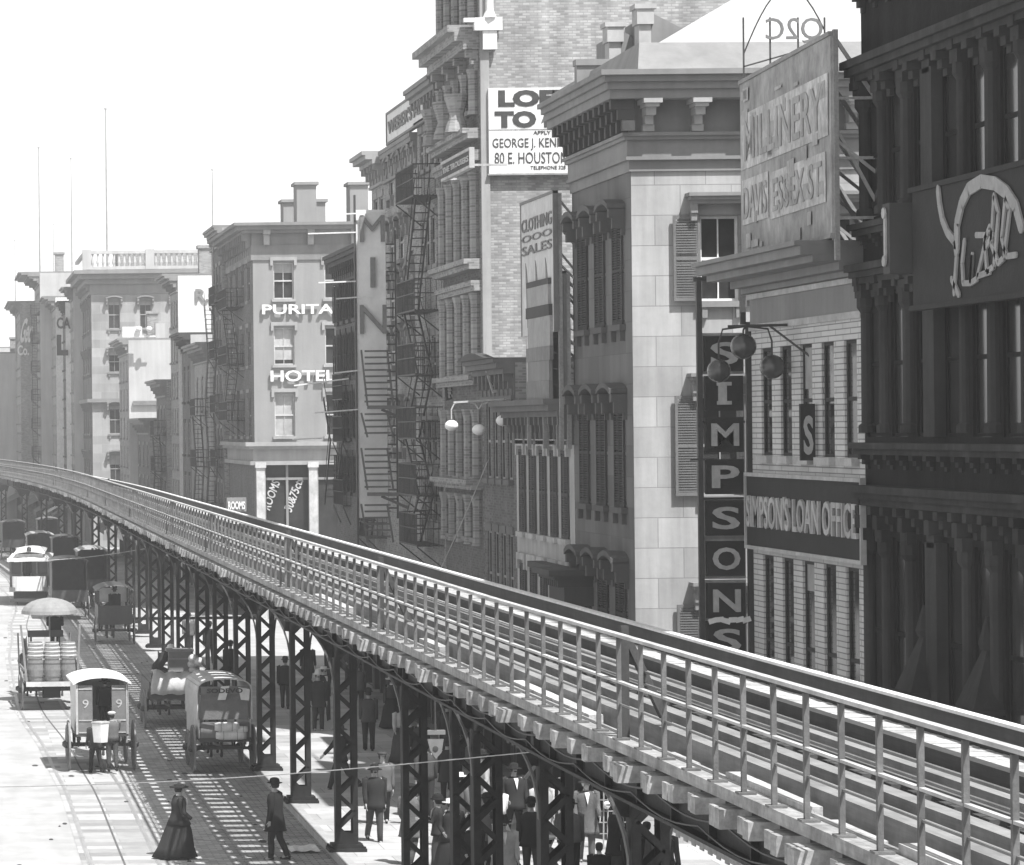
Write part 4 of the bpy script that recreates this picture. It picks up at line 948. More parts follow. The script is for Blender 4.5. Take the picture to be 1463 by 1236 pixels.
for s_, a, b, c, d in (("PURITAN", 374, 498, 436, 450), ("HOTEL", 386, 479, 530, 546)): letters(s_, (xf(a, d, Y0), Y0-.12, zf(a, d-.5, Y0)), (1, 0, 0), (0, 0, 1), xf(b, d, Y0)-xf(a, d, Y0), zf(a, c, Y0)-zf(a, d, Y0), .1, k, bold=.02)
k.build('lettering', m_white, B)
k = MB(); ax = Vector((.36, 0, .93)).normalized()
letters("ROOMS", (xf(386, 730, Y0), Y0+.17, zf(386, 730, Y0)), ax, Vector((-.8, 0, .45)).normalized(), 1.5, .45, .02, k, bold=.02); k.build('window_lettering', m_cream, B); k = MB()
letters("50&75cts", (xf(417, 733, Y0), Y0+.17, zf(417, 733, Y0)), ax, Vector((-.8, 0, .45)).normalized(), 1.75, .45, .02, k, bold=.02)
k.build('window_lettering', m_cream, B)
shopfront(B, XH, Y0, Y1, 3.6, 4, m_canvD)
fire_escape(B, XH, 163, 168, [zf(350, p, 165) for p in (600, 520, 440)], out=.9)
S = thing('rooms_sign', 'small boxed sign lettered ROOMS at the foot of the hotel corner', 'sign', (xf(325, 720, 156), 156, 5.5))
k = MB(); k.box(xf(324, 720, 156), xf(352, 720, 156), 156, 156.2, zf(324, 731, 156), zf(324, 711, 156)); k.build('board', m_shut, S); k = letters("ROOMS", (xf(326, 728, 156), 155.97, zf(326, 728, 156)), (1, 0, 0), (0, 0, 1), xf(350, 728, 156)-xf(326, 728, 156), .4, .03, bold=.03); k.build('lettering', m_white, S)

# --- receding row beyond the hotel, following the bend of the street
def far_b(label, name, y0, y1, ptop, px, mw, ms, n=3, nr=5, depth=14, cm=m_corn, hood='lintel', corn=.8, opsS=(), shop=3.6, w=1.0, fe=False, blind=.4):
    x0 = XF+off((y0+y1)/2)+.0; h = zf(px, ptop, y0)
    rows = []; z = 4.6; st = (h-5.6)/nr
    for i in range(nr): rows.append((z+st*i+.2, z+st*i+.2+st*.6))
    B = simple(label, name, y0, y1, h, x0=x0, x1=x0+depth, mw=mw, ms=ms, n=n, w=w, rows=rows, cm=cm, corn=corn, hood=hood, opsS=opsS, blind=blind, awn=random.choice([m_canvL, m_canvD, None]))
    if fe: fire_escape(B, x0, y0+1, y0+4.5, [r_[0]-.3 for r_ in rows], out=fe)
    if y0 > 178: k = MB(); k.box(x0+1.5, x0+2.3, y0+2, y0+3, h-.1, h+1.2+(y0 % 3)*.3); k.box(x0+1.4, x0+2.4, y0+1.9, y0+3.1, h+1.2+(y0 % 3)*.3, h+1.4+(y0 % 3)*.3); k.build('chimney', m_brickM, B)
    return B, x0, h
far_b('narrow tenement with iron balconies directly behind the hotel', 'tenement_building', 172.05, 179, 325, 320, m_brickD, m_brickM, n=3, nr=5, corn=.5, fe=.4)
far_b('lower shop house left of the hotel with a small dark cornice', 'shop_building', 179.05, 190, 492, 290, m_brickM, m_stuc, n=3, nr=3, fe=.8)
far_b('squat shop house with a balcony in front of the white painted wall', 'shop_building', 190.05, 197, 478, 275, m_brickD, m_stuc, n=2, nr=3, cm=m_cornD)
Bq, x0, h = far_b('building with a white side wall lettered R.S', 'tenement_building', 197.05, 204, 394, 262, m_brickM, m_white, n=3, nr=6, corn=1.0)
k = letters("R.S", (xf(279, 432, 197), 196.98, zf(279, 432, 197)), (1, 0, 0), (0, 0, 1), xf(310, 432, 197)-xf(279, 432, 197), .85, .04, bold=.03); k.build('lettering', m_shut, Bq)
far_b('low dark corner shop with iron galleries beneath the white painted wall', 'shop_building', 204.05, 214, 545, 240, m_brickD, m_brickM, n=3, nr=3, fe=.8)
far_b('small dark shop house left of the galleried corner shop', 'shop_building', 214.05, 227.5, 600, 220, m_brickD, m_brickM, n=3, nr=2)
Bq, x0, h = far_b('building with a tall whitewashed party wall and a stub chimney', 'tenement_building', 227.55, 240, 486, 192, m_brickM, m_stuc, n=3, nr=5)
x = xf(222, 470, 228); k = MB(); k.box(x, x+.7, 228, 229, h-.2, zf(222, 462, 228)); k.build('chimney', m_stuc, Bq)
k = MB(); k.box(xf(190, 575, 227.4), xf(228, 575, 227.4), 227.3, 227.5, zf(190, 579, 227.4), zf(190, 573, 227.4)); k.build('ledge', m_shut, Bq)
S = thing('ball_sign', 'pale roof sign board with two balls over the whitewashed wall', 'shop sign', (x0, 227, h))
k = MB(); k.box(xf(175, 475, 226.5), xf(203, 475, 226.5), 226.5, 226.6, zf(175, 480, 226.5), zf(175, 467, 226.5)); k.box(xf(175, 475, 226.5), xf(222, 475, 226.5), 226.5, 226.6, zf(175, 482, 226.5), zf(175, 480, 226.5)); k.build('board', m_white, S)
for px in (198, 213): k = MB(); k.ell((xf(px, 470, 226.3), 226.3, zf(px, 470, 226.3)), .22, .22, .2, 12, 8); k.build('ball', m_white, S, smooth=True)
# balustraded building
Y0, Y1 = 252.0, 268.0; x0 = XF+off(255)-.3; h = zf(140, 392, Y0)
B = thing('balustraded_building', 'large pale building with rooftop balustrade and arched windows', 'building', (x0, 260, 0))
sw = [(xf(a, 500, Y0), xf(b, 500, Y0), zf(150, d, Y0), zf(150, c, Y0)) for a, b in ((155, 172), (200, 217), (245, 262), (285, 300)) for c, d in ((430, 470), (502, 532), (580, 620), (650, 690))]
wn = bays(Y0, Y1, 4, 1.6, .6); rws = [(c, d) for (a, b, c, d) in sw[:4]]
shell(B, x0, x0+24, Y0, Y1, h, m_stone, m_stuc if False else mat('balustrade_stone', .30, 'ashlar', bw_=(1.4, .7)), [(a, b, c, d) for c, d in rws for a, b in wn], sw)
for i, (a, b, c, d) in enumerate(sw): window(B, 'S', Y0, a, b, c, d, hood='arch', proj=.5, blind=.3)
for c, d in rws:
    for a, b in wn: window(B, 'W', x0, a, b, c, d, hood='arch', proj=.3)
cornice(B, x0, Y0, Y1, h, m_corn, [(0, .3, 1.4), (-.4, 0, 1.0), (-.8, -.4, .5), (-1.6, -.8, .15)], sproj=.8, br=(-1.5, -.8, .6, 1.0, .3), x1=x0+24)
for py in (575, 700): cornice(B, x0, Y0, Y1, zf(140, py, Y0), m_corn, [(0, .3, .4)], sproj=1, x1=x0+24, name='string_course')
k = MB(); zt_ = h+.35
k.box(x0-.6, x0+24, Y0-.6, Y0-.3, zt_, zt_+.25); k.box(x0-.6, x0+24, Y0-.6, Y0-.3, zt_+1.25, zt_+1.5); k.box(x0-.6, x0-.3, Y0-.3, Y1, zt_+1.25, zt_+1.5)
for i in range(56):
    xx = x0-.3+i*.42
    if i % 12 == 0: k.box(xx-.4, xx+.3, Y0-.65, Y0-.25, zt_, zt_+1.6)
    else: k.lathe((xx, Y0-.45, zt_+.25), [(.07, 0), (.13, .3), (.06, .8), (.1, 1.0)], 6)
k.build('balustrade', m_stuc, B)
k = MB(); k.box(xf(168, 360, 262), x0+23, 262, 266, h, zf(200, 358, 262)); k.build('penthouse', m_brickM, B)
Bq, x0, h = far_b('mid grey building with deep cornice left of the balustraded one', 'tenement_building', 268.05, 274, 412, 103, m_brickM, m_stuc, n=3, nr=6, corn=1.0)
Bq, x0, h = far_b('narrow light building with lettered party wall squeezed before the tall pier building', 'tenement_building', 274.05, 280, 432, 96, m_stone, m_white, n=3, nr=6, corn=.7, cm=m_cornD)
k = letters("CA", (xf(81, 470, 274), 273.95, zf(81, 470, 274)), (1, 0, 0), (0, 0, 1), 1.2, 1.0, .08); letters("L", (xf(81, 508, 274), 273.95, zf(81, 508, 274)), (1, 0, 0), (0, 0, 1), 1.0, 1.8, .08, k, .06); k.build('lettering', m_cornD, Bq)
far_b('tall narrow pale pier building with white party wall in the hazy distance', 'tenement_building', 280.05, 290, 425, 88, m_brickM, m_white, n=3, nr=6, corn=1.2)
Bq, x0, h = far_b('very tall hazy building with an overhanging corner cornice', 'tenement_building', 290.05, 305, 390, 66, m_brickM, m_stuc, n=4, nr=7, corn=2.0, fe=.8)
Bq, x0, h = far_b('distant building whose dark side board carries white script', 'tenement_building', 305.05, 322, 432, 25, m_brickM, m_brickM, n=4, nr=6, corn=1.2)
k = letters("Geo", (xf(27, 490, 305), 304.9, zf(27, 490, 305)), (1, 0, 0), (0, 0, 1), xf(44, 490, 305)-xf(27, 490, 305), 2.4, .1, bold=.03, shear=.2); letters("Co.", (xf(25, 508, 305), 304.9, zf(25, 508, 305)), (1, 0, 0), (0, 0, 1), 1.1, 1.0, .1, k); k.build('lettering', m_white, Bq)
far_b('farthest low pale building at the left edge in the haze', 'shop_building', 322.05, 345, 505, 5, m_stuc, m_stuc, n=4, nr=4)  # wall colour paled to paint in more of the haze
# street closing in the far distance, extra haze painted in as pale walls
for i in range(9):
    y = 345.1+i*14; x0 = XF+off(y+7)
    B = simple(['hazy distant block with a low parapet', 'hazy distant block one storey taller'][i % 2]+f' beyond the bend, {["first","second","third","fourth","fifth","sixth","seventh","eighth","ninth"][i]} past the lettered side board', 'distant_block', y, y+13.9, 14+(i*5) % 7, mw=m_stuc, ms=m_stuc, x0=x0, x1=x0+14, rows=((5, 7), (9, 11)), n=4, w=1.3)
# flagpoles
for lb, px, pt_, pb, Y, r_ in (('flagpole above the balustraded building, tallest of all', 153, 157, 366, 258, .09), ('slim flagpole left of the tallest one', 103, 228, 390, 275, .07), ('flagpole over the very tall hazy building', 57, 212, 385, 300, .09), ('short thin flagpole beside the hazy corner cornice', 77, 322, 400, 298, .05), ('faint flagpole nearest the left edge', 22, 345, 430, 312, .06), ('flagpole rising behind the hotel cornice', 304, 245, 325, 176, .05)):
    x = xf(px, pb, Y); S = thing('flagpole', lb, 'flagpole', (x, Y, zf(px, pb, Y)-6), 'flagpoles on the far roofs'); k = MB(); zt_ = zf(px, pt_, Y)
    k.lathe((x, Y, zf(px, pb, Y)-6), [(r_, 0), (r_*.8, (zt_-zf(px, pb, Y)+6)*.6), (r_*.45, zt_-zf(px, pb, Y)+6)], 8); k.build('pole', m_frame, S)
    k = MB(); k.ell((x, Y, zt_+.1), r_*1.4, r_*1.4, r_*1.4, 8, 6); k.build('finial', m_cream, S)
# ---------------------------------------------------------------- people
m_skin = mat('skin', .38, rough=.6, var=.08, bump=0); m_hair = mat('dark_hair', .03); m_grey = mat('grey_cloth', .13, rough=.95, s=4, bump=.8, spec=.1)
m_mid = mat('mid_cloth', .07, rough=.95, s=4, bump=.8, spec=.1); m_dk = mat('charcoal_cloth', .035, rough=.95, s=3, spec=.1); m_wsh = mat('white_shirt', .75, rough=.9, s=3); m_straw = mat('straw_hat', .6, s=5)
m_hide = mat('dark_horse_hide', .035, rough=.6, s=3, var=.3); m_hide2 = mat('bay_horse_hide', .08, rough=.6, s=3, var=.3)
def skin_obj(name, verts, edges, radii, mt, parent, sub=1, root=0):
    me = bpy.data.meshes.new(name); me.from_pydata(verts, edges, []); me.materials.append(mt)
    o = bpy.data.objects.new(name, me); o.parent = parent; link(o)
    md = o.modifiers.new('skin', 'SKIN'); md.use_smooth_shade = True
    lay = me.skin_vertices[0] if me.skin_vertices else None
    if lay is None:
        bpy.context.view_layer.update(); lay = me.skin_vertices[0]
    for i, r in enumerate(radii):
        lay.data[i].radius = r if hasattr(r, '__len__') else (r, r); lay.data[i].use_root = (i == root)
    s = o.modifiers.new('sub', 'SUBSURF'); s.levels = sub; s.render_levels = sub
    return o
def person(label, loc, head=0, h=1.72, legs=(12, -14), arms=((-8, 12), (10, 15)), lean=0, coat=None, hem=.46, trou=None, hat='bowler', hatm=None, skirt=False, shirt=True, beard=None, seat=None, turn=0, group=None, fat=1.22, out=.10, vest=None):
    coat = coat or m_dk; trou = trou or m_dk; hatm = hatm or m_black; k_ = h/1.72
    root = thing('person', label, 'person', (0, 0, 0), group)
    L = lambda a: math.radians(a)
    hz = (.50*h) if seat is None else seat
    if seat is None: hz -= .43*h*(1-math.cos(L(max(abs(legs[0]), abs(legs[1])))))*.8
    V = []; E = []; Rr = []
    def av(p, r, prev=None):
        V.append(tuple(p)); Rr.append(r)
        if prev is not None: E.append((prev, len(V)-1))
        return len(V)-1
    le = L(lean)
    def up(z, y=0): return Vector((0, math.sin(le)*(z-.5)*h+y, hz+math.cos(le)*(z-.5)*h))
    pel = av(up(.5), (.13*k_, .10*k_)); wa = av(up(.6), (.12*k_, .09*k_), pel); ch = av(up(.74), (.145*k_, .105*k_), wa); nb = av(up(.83), (.06*k_, .06*k_), ch)
    hd = math.sin(L(turn)); 
    nk = av(up(.865, .01), .052*k_, nb); jw = av(up(.895, .03), (.062*k_, .072*k_), nk); cr = av(up(.945, .02), (.074*k_, .09*k_), jw); av(up(.985, .01), (.05*k_, .06*k_), cr)
    ns = av(up(.925, .115), .012*k_, cr)
    feet = []; legp = []
    for s_, a in ((-1, legs[0]), (1, legs[1])):
        hip = Vector((s_*.09*k_, 0, hz-.01)); b = 8+max(0, -a*.9) if seat is None else 85
        a1 = L(a if seat is None else 82); a2 = a1-L(b) if seat is None else L(-4)
        kn = hip+Vector((s_*.015, math.sin(a1), -math.cos(a1)))*.245*h; kn.x = hip.x+s_*.01
        an = kn+Vector((0, math.sin(a2), -math.cos(a2)))*.225*h
        i = av(hip, .085*k_, pel); i = av(kn, .058*k_, i); i = av(an, .04*k_, i); i = av(an+Vector((0, .13*k_, -.055*k_)), (.035*k_, .025*k_), i)
        legp.append((hip, kn, an))
    armp = []
    for s_, (sw, bd) in ((-1, arms[0]), (1, arms[1])):
        sh = up(.815)+Vector((s_*.165*k_*fat, 0, 0)); a1 = L(sw)+le*.3; a2 = a1+L(bd)
        el = sh+Vector((s_*out, math.sin(a1)*(1-out*.2), -math.cos(a1))).normalized()*.175*h; wr = el+Vector((s_*out*.3-s_*.05*(bd > 40), math.sin(a2), -math.cos(a2))).normalized()*.15*h
        i = av(sh, .06*k_, ch); i = av(el, .042*k_, i); i = av(wr, .028*k_, i)
        d = (wr-el).normalized(); sd = Vector((0, 1, 0)) if abs(d.y) < .7 else Vector((0, 0, 1)); pm = wr+d*.05*k_; ip = av(pm, (.016*k_, .032*k_), i)
        for f_, ln in ((-1.5, .062), (-.5, .075), (.5, .08), (1.5, .07)):
            b0 = pm+d*.045*k_+sd*(f_*.019*k_); i2 = av(b0, .009*k_, ip); av(b0+(d+Vector((-s_*.35, 0, 0))).normalized()*ln*k_, .008*k_, i2)
        i2 = av(pm+sd*.045*k_, .010*k_, ip); av(pm+sd*.06*k_+d*.045*k_, .009*k_, i2)
        armp.append((sh, el, wr))
    skin_obj('body', V, E, Rr, m_skin, root, 1)
    # clothes
    k = MB(); c0 = up(.5)
    def ring(z, rx, ry, y=0): p = up(z, y); return p, (rx*k_*fat, ry*k_*fat)
    if skirt:
        sk = [((0, -.05, .03), (.40, .46)), ((0, -.03, .25), (.33, .37)), ((0, 0, .5*h*.75), (.275, .29)), ((0, 0, .58*h), (.19, .17))]
        n = 28; vs = []; 
        for (c, (rx, ry)) in sk:
            for j in range(n):
                t = 2*math.pi*j/n; f_ = 1+.06*math.sin(t*7)*(1-c[2]/1.1); vs.append((c[0]+rx*f_*math.cos(t), c[1]+ry*f_*math.sin(t)-(.10 if math.sin(t) < 0 else 0)*(1-c[2]), c[2]))
        k.add(vs, [(i*n+j, i*n+(j+1) % n, (i+1)*n+(j+1) % n, (i+1)*n+j) for i in range(3) for j in range(n)]+[tuple(range(3*n, 4*n)), tuple(range(n-1, -1, -1))])
        k.build('skirt', trou, root, smooth=True)
    else:
        for (hip, kn, an), a in zip(legp, legs):
            k.tube([hip+Vector((0, 0, .07)), hip-Vector((0, 0, .05)), (hip+kn)/2, kn, (kn+an)/2+Vector((0, -.012, 0)), an-Vector((0, 0, .01))], [.10*k_, .108*k_, .092*k_, .072*k_, .068*k_, .06*k_], 10)
        k.tube([up(.46) if seat is None else up(.5)-Vector((0, 0, .06)), up(.5), up(.58)], [(.14*k_, .10*k_), (.165*k_, .125*k_), (.15*k_, .11*k_)], 12, ref=(0, 1, 0))
        k.build('trousers', trou, root, smooth=True)
    k = MB(); hemz = hem if seat is None else .49
    prof = [(.842, .062, .06), (.828, .12, .085), (.80, .185, .112), (.74, .195, .128), (.64, .165, .12), (.57, .168, .128), (.50, .185, .145)]
    if skirt: prof = [(.842, .055, .055), (.828, .10, .08), (.80, .15, .10), (.74, .155, .12), (.66, .145, .115), (.60, .15, .125), (.54, .175, .155), (.46, .215, .20)] if hem < .5 else prof[:5]+[(.59, .15, .12)]
    if not skirt:
        while prof[-1][0]-hemz > .02: prof.append((max(hemz, prof[-1][0]-.06), prof[-1][1]+.014, prof[-1][2]+.014))
        prof = [p for p in prof if p[0] >= hemz-.001]
    pts = [up(p[0]) if p[0] >= .5 else Vector((0, up(.5).y, hz-(.5-p[0])*h)) for p in prof]
    k.tube(pts, [(p[1]*k_*fat, p[2]*k_*fat) for p in prof], 16, ref=(0, 1, 0))
    for (sh, el, wr), s_ in zip(armp, (-1, 1)):
        k.tube([sh+Vector((-s_*.05, 0, .005)), sh+Vector((s_*.01, 0, -.01)), (sh+el)/2, el, (el+wr)/2, wr], [.062*k_, .078*k_, .066*k_, .056*k_, .052*k_, .045*k_], 10)
    k.build('coat' if not skirt else 'bodice', coat, root, smooth=True)
    if shirt and (skirt or len(label) % 3 == 0):
        k = MB(); p = up(.69, .135*k_*fat); q = up(.80, .115*k_*fat); k.prism([q+Vector((-.045, .01, 0)), q+Vector((-.05, -.035, .05)), q+Vector((.05, -.035, .05)), q+Vector((.045, .01, 0)), p+Vector((0, .012, 0))], (0, .012, 0)); k.tube([up(.84), up(.862, .006)], [.06*k_, .058*k_], 10)
        k.build('shirt_collar', m_wsh, root)
    if not skirt and beard is None and len(label) % 2:
        b = up(.907, .10); k = MB(); k.ell((b.x, b.y, b.z), .04*k_, .015*k_, .013*k_, 8, 5); k.build('moustache', m_hair, root, smooth=True)
    k = MB()
    if not skirt or True:
        for (hip, kn, an) in legp:
            if skirt and an.y < 0: continue
            k.tube([an+Vector((0, -.045, -.0)), an+Vector((0, -.045, -.06*k_)), an+Vector((0, .06, -.062*k_)), an+Vector((0, .17*k_, -.07*k_))], [(.035, .03), (.042, .035), (.045, .032), (.03, .018)], 8, ref=(1, 0, 0))
        k.build('shoes', m_black, root, smooth=True)
    hp = up(.955, .015); 
    k = MB(); k.lathe((hp.x, hp.y-.018, hp.z-.075*k_), [(.070*k_, -.03), (.084*k_, .02), (.088*k_, .07), (.07*k_, .11), (.03, .125)], 12, sy=1.12)
    k.build('hair', m_hair if beard != 'white' else m_wsh, root, smooth=True)
    if beard:
        k = MB(); b = up(.888, .075); k.ell((b.x, b.y, b.z), .05, .035, .065, 8, 6); k.build('beard', m_wsh if beard == 'white' else m_hair, root, smooth=True)
    if hat:
        k = MB(); c = (hp.x, hp.y-.005, hp.z-.012)
        if hat == 'bowler': k.lathe(c, [(.10, .0), (.145, .012), (.15, .022), (.10, .012), (.098, .06), (.088, .105), (.05, .13), (.01, .137)], 18, sy=1.2)
        elif hat == 'cap': k.lathe(c, [(.092, 0), (.115, .04), (.11, .065), (.05, .085), (.01, .088)], 14, sy=1.15); k.prism([(c[0]-.08, c[1]+.09, c[2]+.01), (c[0]+.08, c[1]+.09, c[2]+.01), (c[0]+.05, c[1]+.17, c[2]-.005), (c[0]-.05, c[1]+.17, c[2]-.005)], (0, 0, .012))
        elif hat == 'boater': k.lathe(c, [(.10, 0), (.185, .004), (.185, .014), (.102, .014), (.1, .085), (.02, .088)], 18, sy=1.1)
        elif hat == 'helmet': k.lathe(c, [(.10, -.005), (.15, .0), (.11, .03), (.1, .09), (.07, .15), (.02, .18)], 16, sy=1.15)
        elif hat == 'wide': k.lathe(c, [(.10, 0), (.19, .01), (.20, .03), (.19, .035), (.12, .03), (.10, .08), (.03, .095)], 20, sy=1.1)
        elif hat == 'slouch': k.lathe(c, [(.10, -.005), (.17, -.015), (.175, -.005), (.10, .02), (.095, .09), (.06, .12), (.02, .11)], 16, sy=1.2)
        k.build('hat', hatm, root, smooth=True)
    root.location = loc; root.rotation_euler = (0, 0, -L(head))
    return root
def foot(px, py, walk=False):
    X, Y = gp(px, py, .15 if walk else 0); return (X, Y, .15 if walk else .012)
def horse(label, loc, head=0, mt=None, hgt=1.0, gait=0, neck=45):
    mt = mt or m_hide; root = thing('horse', label, 'horse', (0, 0, 0), None)
    V = []; E = []; Rr = []
    def av(p, r, prev=None):
        V.append(tuple(Vector(p)*hgt)); Rr.append((r*hgt, r*hgt) if not hasattr(r, '__len__') else (r[0]*hgt, r[1]*hgt))
        if prev is not None: E.append((prev, len(V)-1))
        return len(V)-1
    by = av((0, -.1, 1.18), (.27, .30)); rp = av((0, -.62, 1.25), (.26, .28), by); ta = av((0, -.88, 1.22), .10, rp)
    cs = av((0, .42, 1.16), (.26, .32), by); cf = av((0, .72, 1.2), (.2, .25), cs)
    n1 = av((0, .95, 1.48), (.11, .17), cf); n2 = av((0, 1.12, 1.75), (.085, .12), n1); pol = av((0, 1.2, 1.9), (.08, .09), n2)
    fc = av((0, 1.38, 1.76), (.075, .1), pol); mz = av((0, 1.58, 1.52), (.055, .065), fc); av((0, 1.64, 1.45), (.045, .045), mz)
    for s_ in (-1, 1): e = av((s_*.06, 1.16, 1.98), .025, pol); av((s_*.075, 1.17, 2.08), .012, e)
    for s_ in (-1, 1):
        g_ = .14*gait*s_
        a = av((s_*.13, .5, .98), (.1, .12), cs); a = av((s_*.14, .52+g_*.5, .72), .07, a); a = av((s_*.14, .54+g_, .46), .05, a); a = av((s_*.14, .53+g_*1.3, .2), .035, a); a = av((s_*.14, .55+g_*1.3, .1), .045, a); av((s_*.14, .59+g_*1.4, .035), .055, a)
        a = av((s_*.14, -.6, 1.0), (.13, .16), rp); a = av((s_*.15, -.52-g_*.5, .78), .1, a); a = av((s_*.15, -.74-g_, .5), .055, a); a = av((s_*.15, -.7-g_, .22), .037, a); a = av((s_*.15, -.67-g_, .1), .045, a); av((s_*.15, -.63-g_, .035), .055, a)
    skin_obj('body', V, E, Rr, mt, root, 2)
    k = MB(); k.tube([(0, -.88*hgt, 1.3*hgt), (0, -1.0*hgt, 1.1*hgt), (0, -1.02*hgt, .7*hgt), (0, -.98*hgt, .45*hgt)], [.03, .06, .07, .02], 8, ref=(1, 0, 0)); k.build('tail', m_black, root, smooth=True)
    k = MB(); 
    k.prism([(-.015, .8*hgt, 1.5*hgt), (-.015, 1.15*hgt, 1.98*hgt), (-.015, 1.05*hgt, 1.98*hgt), (-.015, .62*hgt, 1.5*hgt)], (.03, 0, 0)); k.build('mane', m_black, root)
    k = MB(); k.lathe((0, .66*hgt, 1.22*hgt), [(.30*hgt, -.05), (.34*hgt, 0), (.30*hgt, .05)], 14, axis='y')
    k.tube([(-.28*hgt, .6*hgt, 1.15*hgt), (-.31*hgt, -.2, 1.1*hgt), (-.33*hgt, -1.2, .95*hgt)], .02, 6); k.tube([(.28*hgt, .6*hgt, 1.15*hgt), (.31*hgt, -.2, 1.1*hgt), (.33*hgt, -1.2, .95*hgt)], .02, 6); k.build('harness', m_black, root)
    root.location = loc; root.rotation_euler = (0, 0, -math.radians(head)); return root
# ---------------------------------------------------------------- vehicles (built facing +Y, wheels on the ground)
m_wag = mat('wagon_dark_paint', .05, rough=.5, s=3, spec=.4, var=.3); m_wagm = mat('wagon_mid_paint', .16, rough=.6, s=3, var=.25); m_wagl = mat('wagon_pale_paint', .5, rough=.55, s=3); m_wood = mat('wagon_timber', .22, 'wood', s=2)
m_barrel = mat('barrel_oak', .20, 'wood', s=3, var=.25); m_hoop = mat('barrel_hoop', .12, rough=.5); m_tarp = mat('tarpaulin', .17, s=2, var=.3, bump=.6); m_cloth = mat('pale_cloth_bundle', .6, s=3, bump=.5)
def wheel(par, x, y, r, mt=None, n=12):
    mt = mt or m_wood; k = MB()
    k.lathe((x, y, r), [(r-.06, -.022), (r-.06, .022), (r, .025), (r, -.025), (r-.06, -.022)], 28, axis='x')
    for i in range(n):
        t = math.pi*2*i/n; k.bar((x, y+.06*math.cos(t), r+.06*math.sin(t)), (x, y+(r-.05)*math.cos(t), r+(r-.05)*math.sin(t)), .028)
    o = k.build('wheel', mt, par); k = MB(); k.lathe((x, y, r), [(.05, -.14), (.09, -.1), (.1, .0), (.09, .1), (.05, .14)], 12, axis='x'); k.build('hub', m_wag, o); return o
def running_gear(par, hw, yr, yf, rr, rf, z):
    wheel(par, -hw, yr, rr); wheel(par, hw, yr, rr); wheel(par, -hw+.08, yf, rf); wheel(par, hw-.08, yf, rf)
    k = MB(); k.bar((-hw, yr, rr), (hw, yr, rr), .08); k.bar((-hw+.08, yf, rf), (hw-.08, yf, rf), .08); k.bar((0, yr, rr+.05), (0, yf, rf+.08), .07)
    for s_ in (-1, 1):
        for yy, r_ in ((yr, rr), (yf, rf)):
            x = s_*(hw-.28); k.tube([(x, yy-.45, z-.05), (x, yy-.2, r_+.02), (x, yy, r_-.03), (x, yy+.2, r_+.02), (x, yy+.45, z-.05)], .03, 6, ref=(1, 0, 0)); k.box(x-.04, x+.04, yy-.5, yy+.5, z-.1, z-.02)
    k.build('running_gear', m_wag, par)
    k = MB()
    for s_ in (-1, 1): k.bar((s_*.38, yf+.2, .9), (s_*.36, yf+2.6, 1.05), .05)
    k.build('shafts', m_wood, par)
def place(o, px, py, head=0, dy=0):
    X, Y = gp(px, py); o.location = (X, Y+dy, .012); o.rotation_euler = (0, 0, -math.radians(head)); return X, Y
# delivery wagon
T = thing('delivery_wagon', 'covered delivery wagon with white roof and number 9 on both rear door panels', 'wagon'); running_gear(T, .92, .55, 2.4, .70, .55, .98)
k = MB(); k.box(-.72, .72, 0, 2.6, .98, 1.05); k.build('floor', m_wag, T)
k = MB()
for s_ in (-1, 1): k.box(s_*.72, s_*.68, 0, 2.6, 1.051, 2.45); k.box(s_*.735, s_*.70, 0, .06, 1.05, 2.45)
k.box(-.679, .679, 2.5, 2.55, 1.051, 2.4); k.build('body_side', m_wagl, T)
k = MB(); n = 10; P_ = [(-.82+1.64*i/n, 2.44+.19*math.sin(math.pi*i/n)**.7) for i in range(n+1)]
for (a, b), (c, d) in zip(P_, P_[1:]): k.prism([(a, -.1, b), (c, -.1, d), (c, -.1, d+.05), (a, -.1, b+.05)], (0, 3.0, 0))
k.build('roof', m_white, T)
for s_ in (-1, 1):
    k = MB(); k.box(s_*.675, s_*.27, .02, .06, 1.06, 2.42); dr = k.build('rear_panel', m_wagm, T)
    k = MB(); letters("9", (s_*.47-.08, .014, 1.78), (1, 0, 0), (0, 0, 1), .17, .24, .008, k, bold=.0); k.build('lettering', m_cream, dr)
    k = MB(); k.box(s_*.66, s_*.28, .0, .018, 1.42, 1.45); k.box(s_*.66, s_*.28, .0, .018, 2.3, 2.33); k.box(s_*.66, s_*.28, .0, .018, 1.08, 1.11); k.build('moulding', m_cream, dr)
k = MB(); k.box(-.3, .3, -.25, 0, .62, .66); k.bar((-.25, -.2, .66), (-.25, 0, 1.0), .03); k.bar((.25, -.2, .66), (.25, 0, 1.0), .03); k.build('rear_step', m_iron, T)
X, Y = place(T, 147, 1103, -1.5)
person('person in black seen from behind inside the white roofed delivery wagon', (X+.12, Y+.9, 1.06), 0, 1.5, legs=(2, -2), coat=m_black, trou=m_black, hat='slouch', shirt=False, fat=1.3)
person('boy in grey jacket and light cap leaning into the back of the delivery wagon', (X+.24, Y-.45, .12), -8, 1.62, legs=(4, -6), arms=((35, 30), (40, 50)), coat=m_grey, trou=m_mid, hat='cap', hatm=m_straw, shirt=False, hem=.5)
person('person stepping down behind the delivery wagon beside the pale basket', (X-.22, Y-.35, .05), -15, 1.5, legs=(18, -16), arms=((10, 20), (30, 30)), coat=m_dk, trou=m_black, hat=None, shirt=False)
S = thing('basket', 'tall white delivery basket held at the rear of the delivery wagon', 'basket', (X-.2, Y-.62, 1.0)); k = MB()
k.lathe((X-.1, Y-.9, .92), [(.17, 0), (.175, .02), (.215, .52), (.225, .55), (.21, .55), (.15, .03)], 4, sx=1.1, sy=.9); 
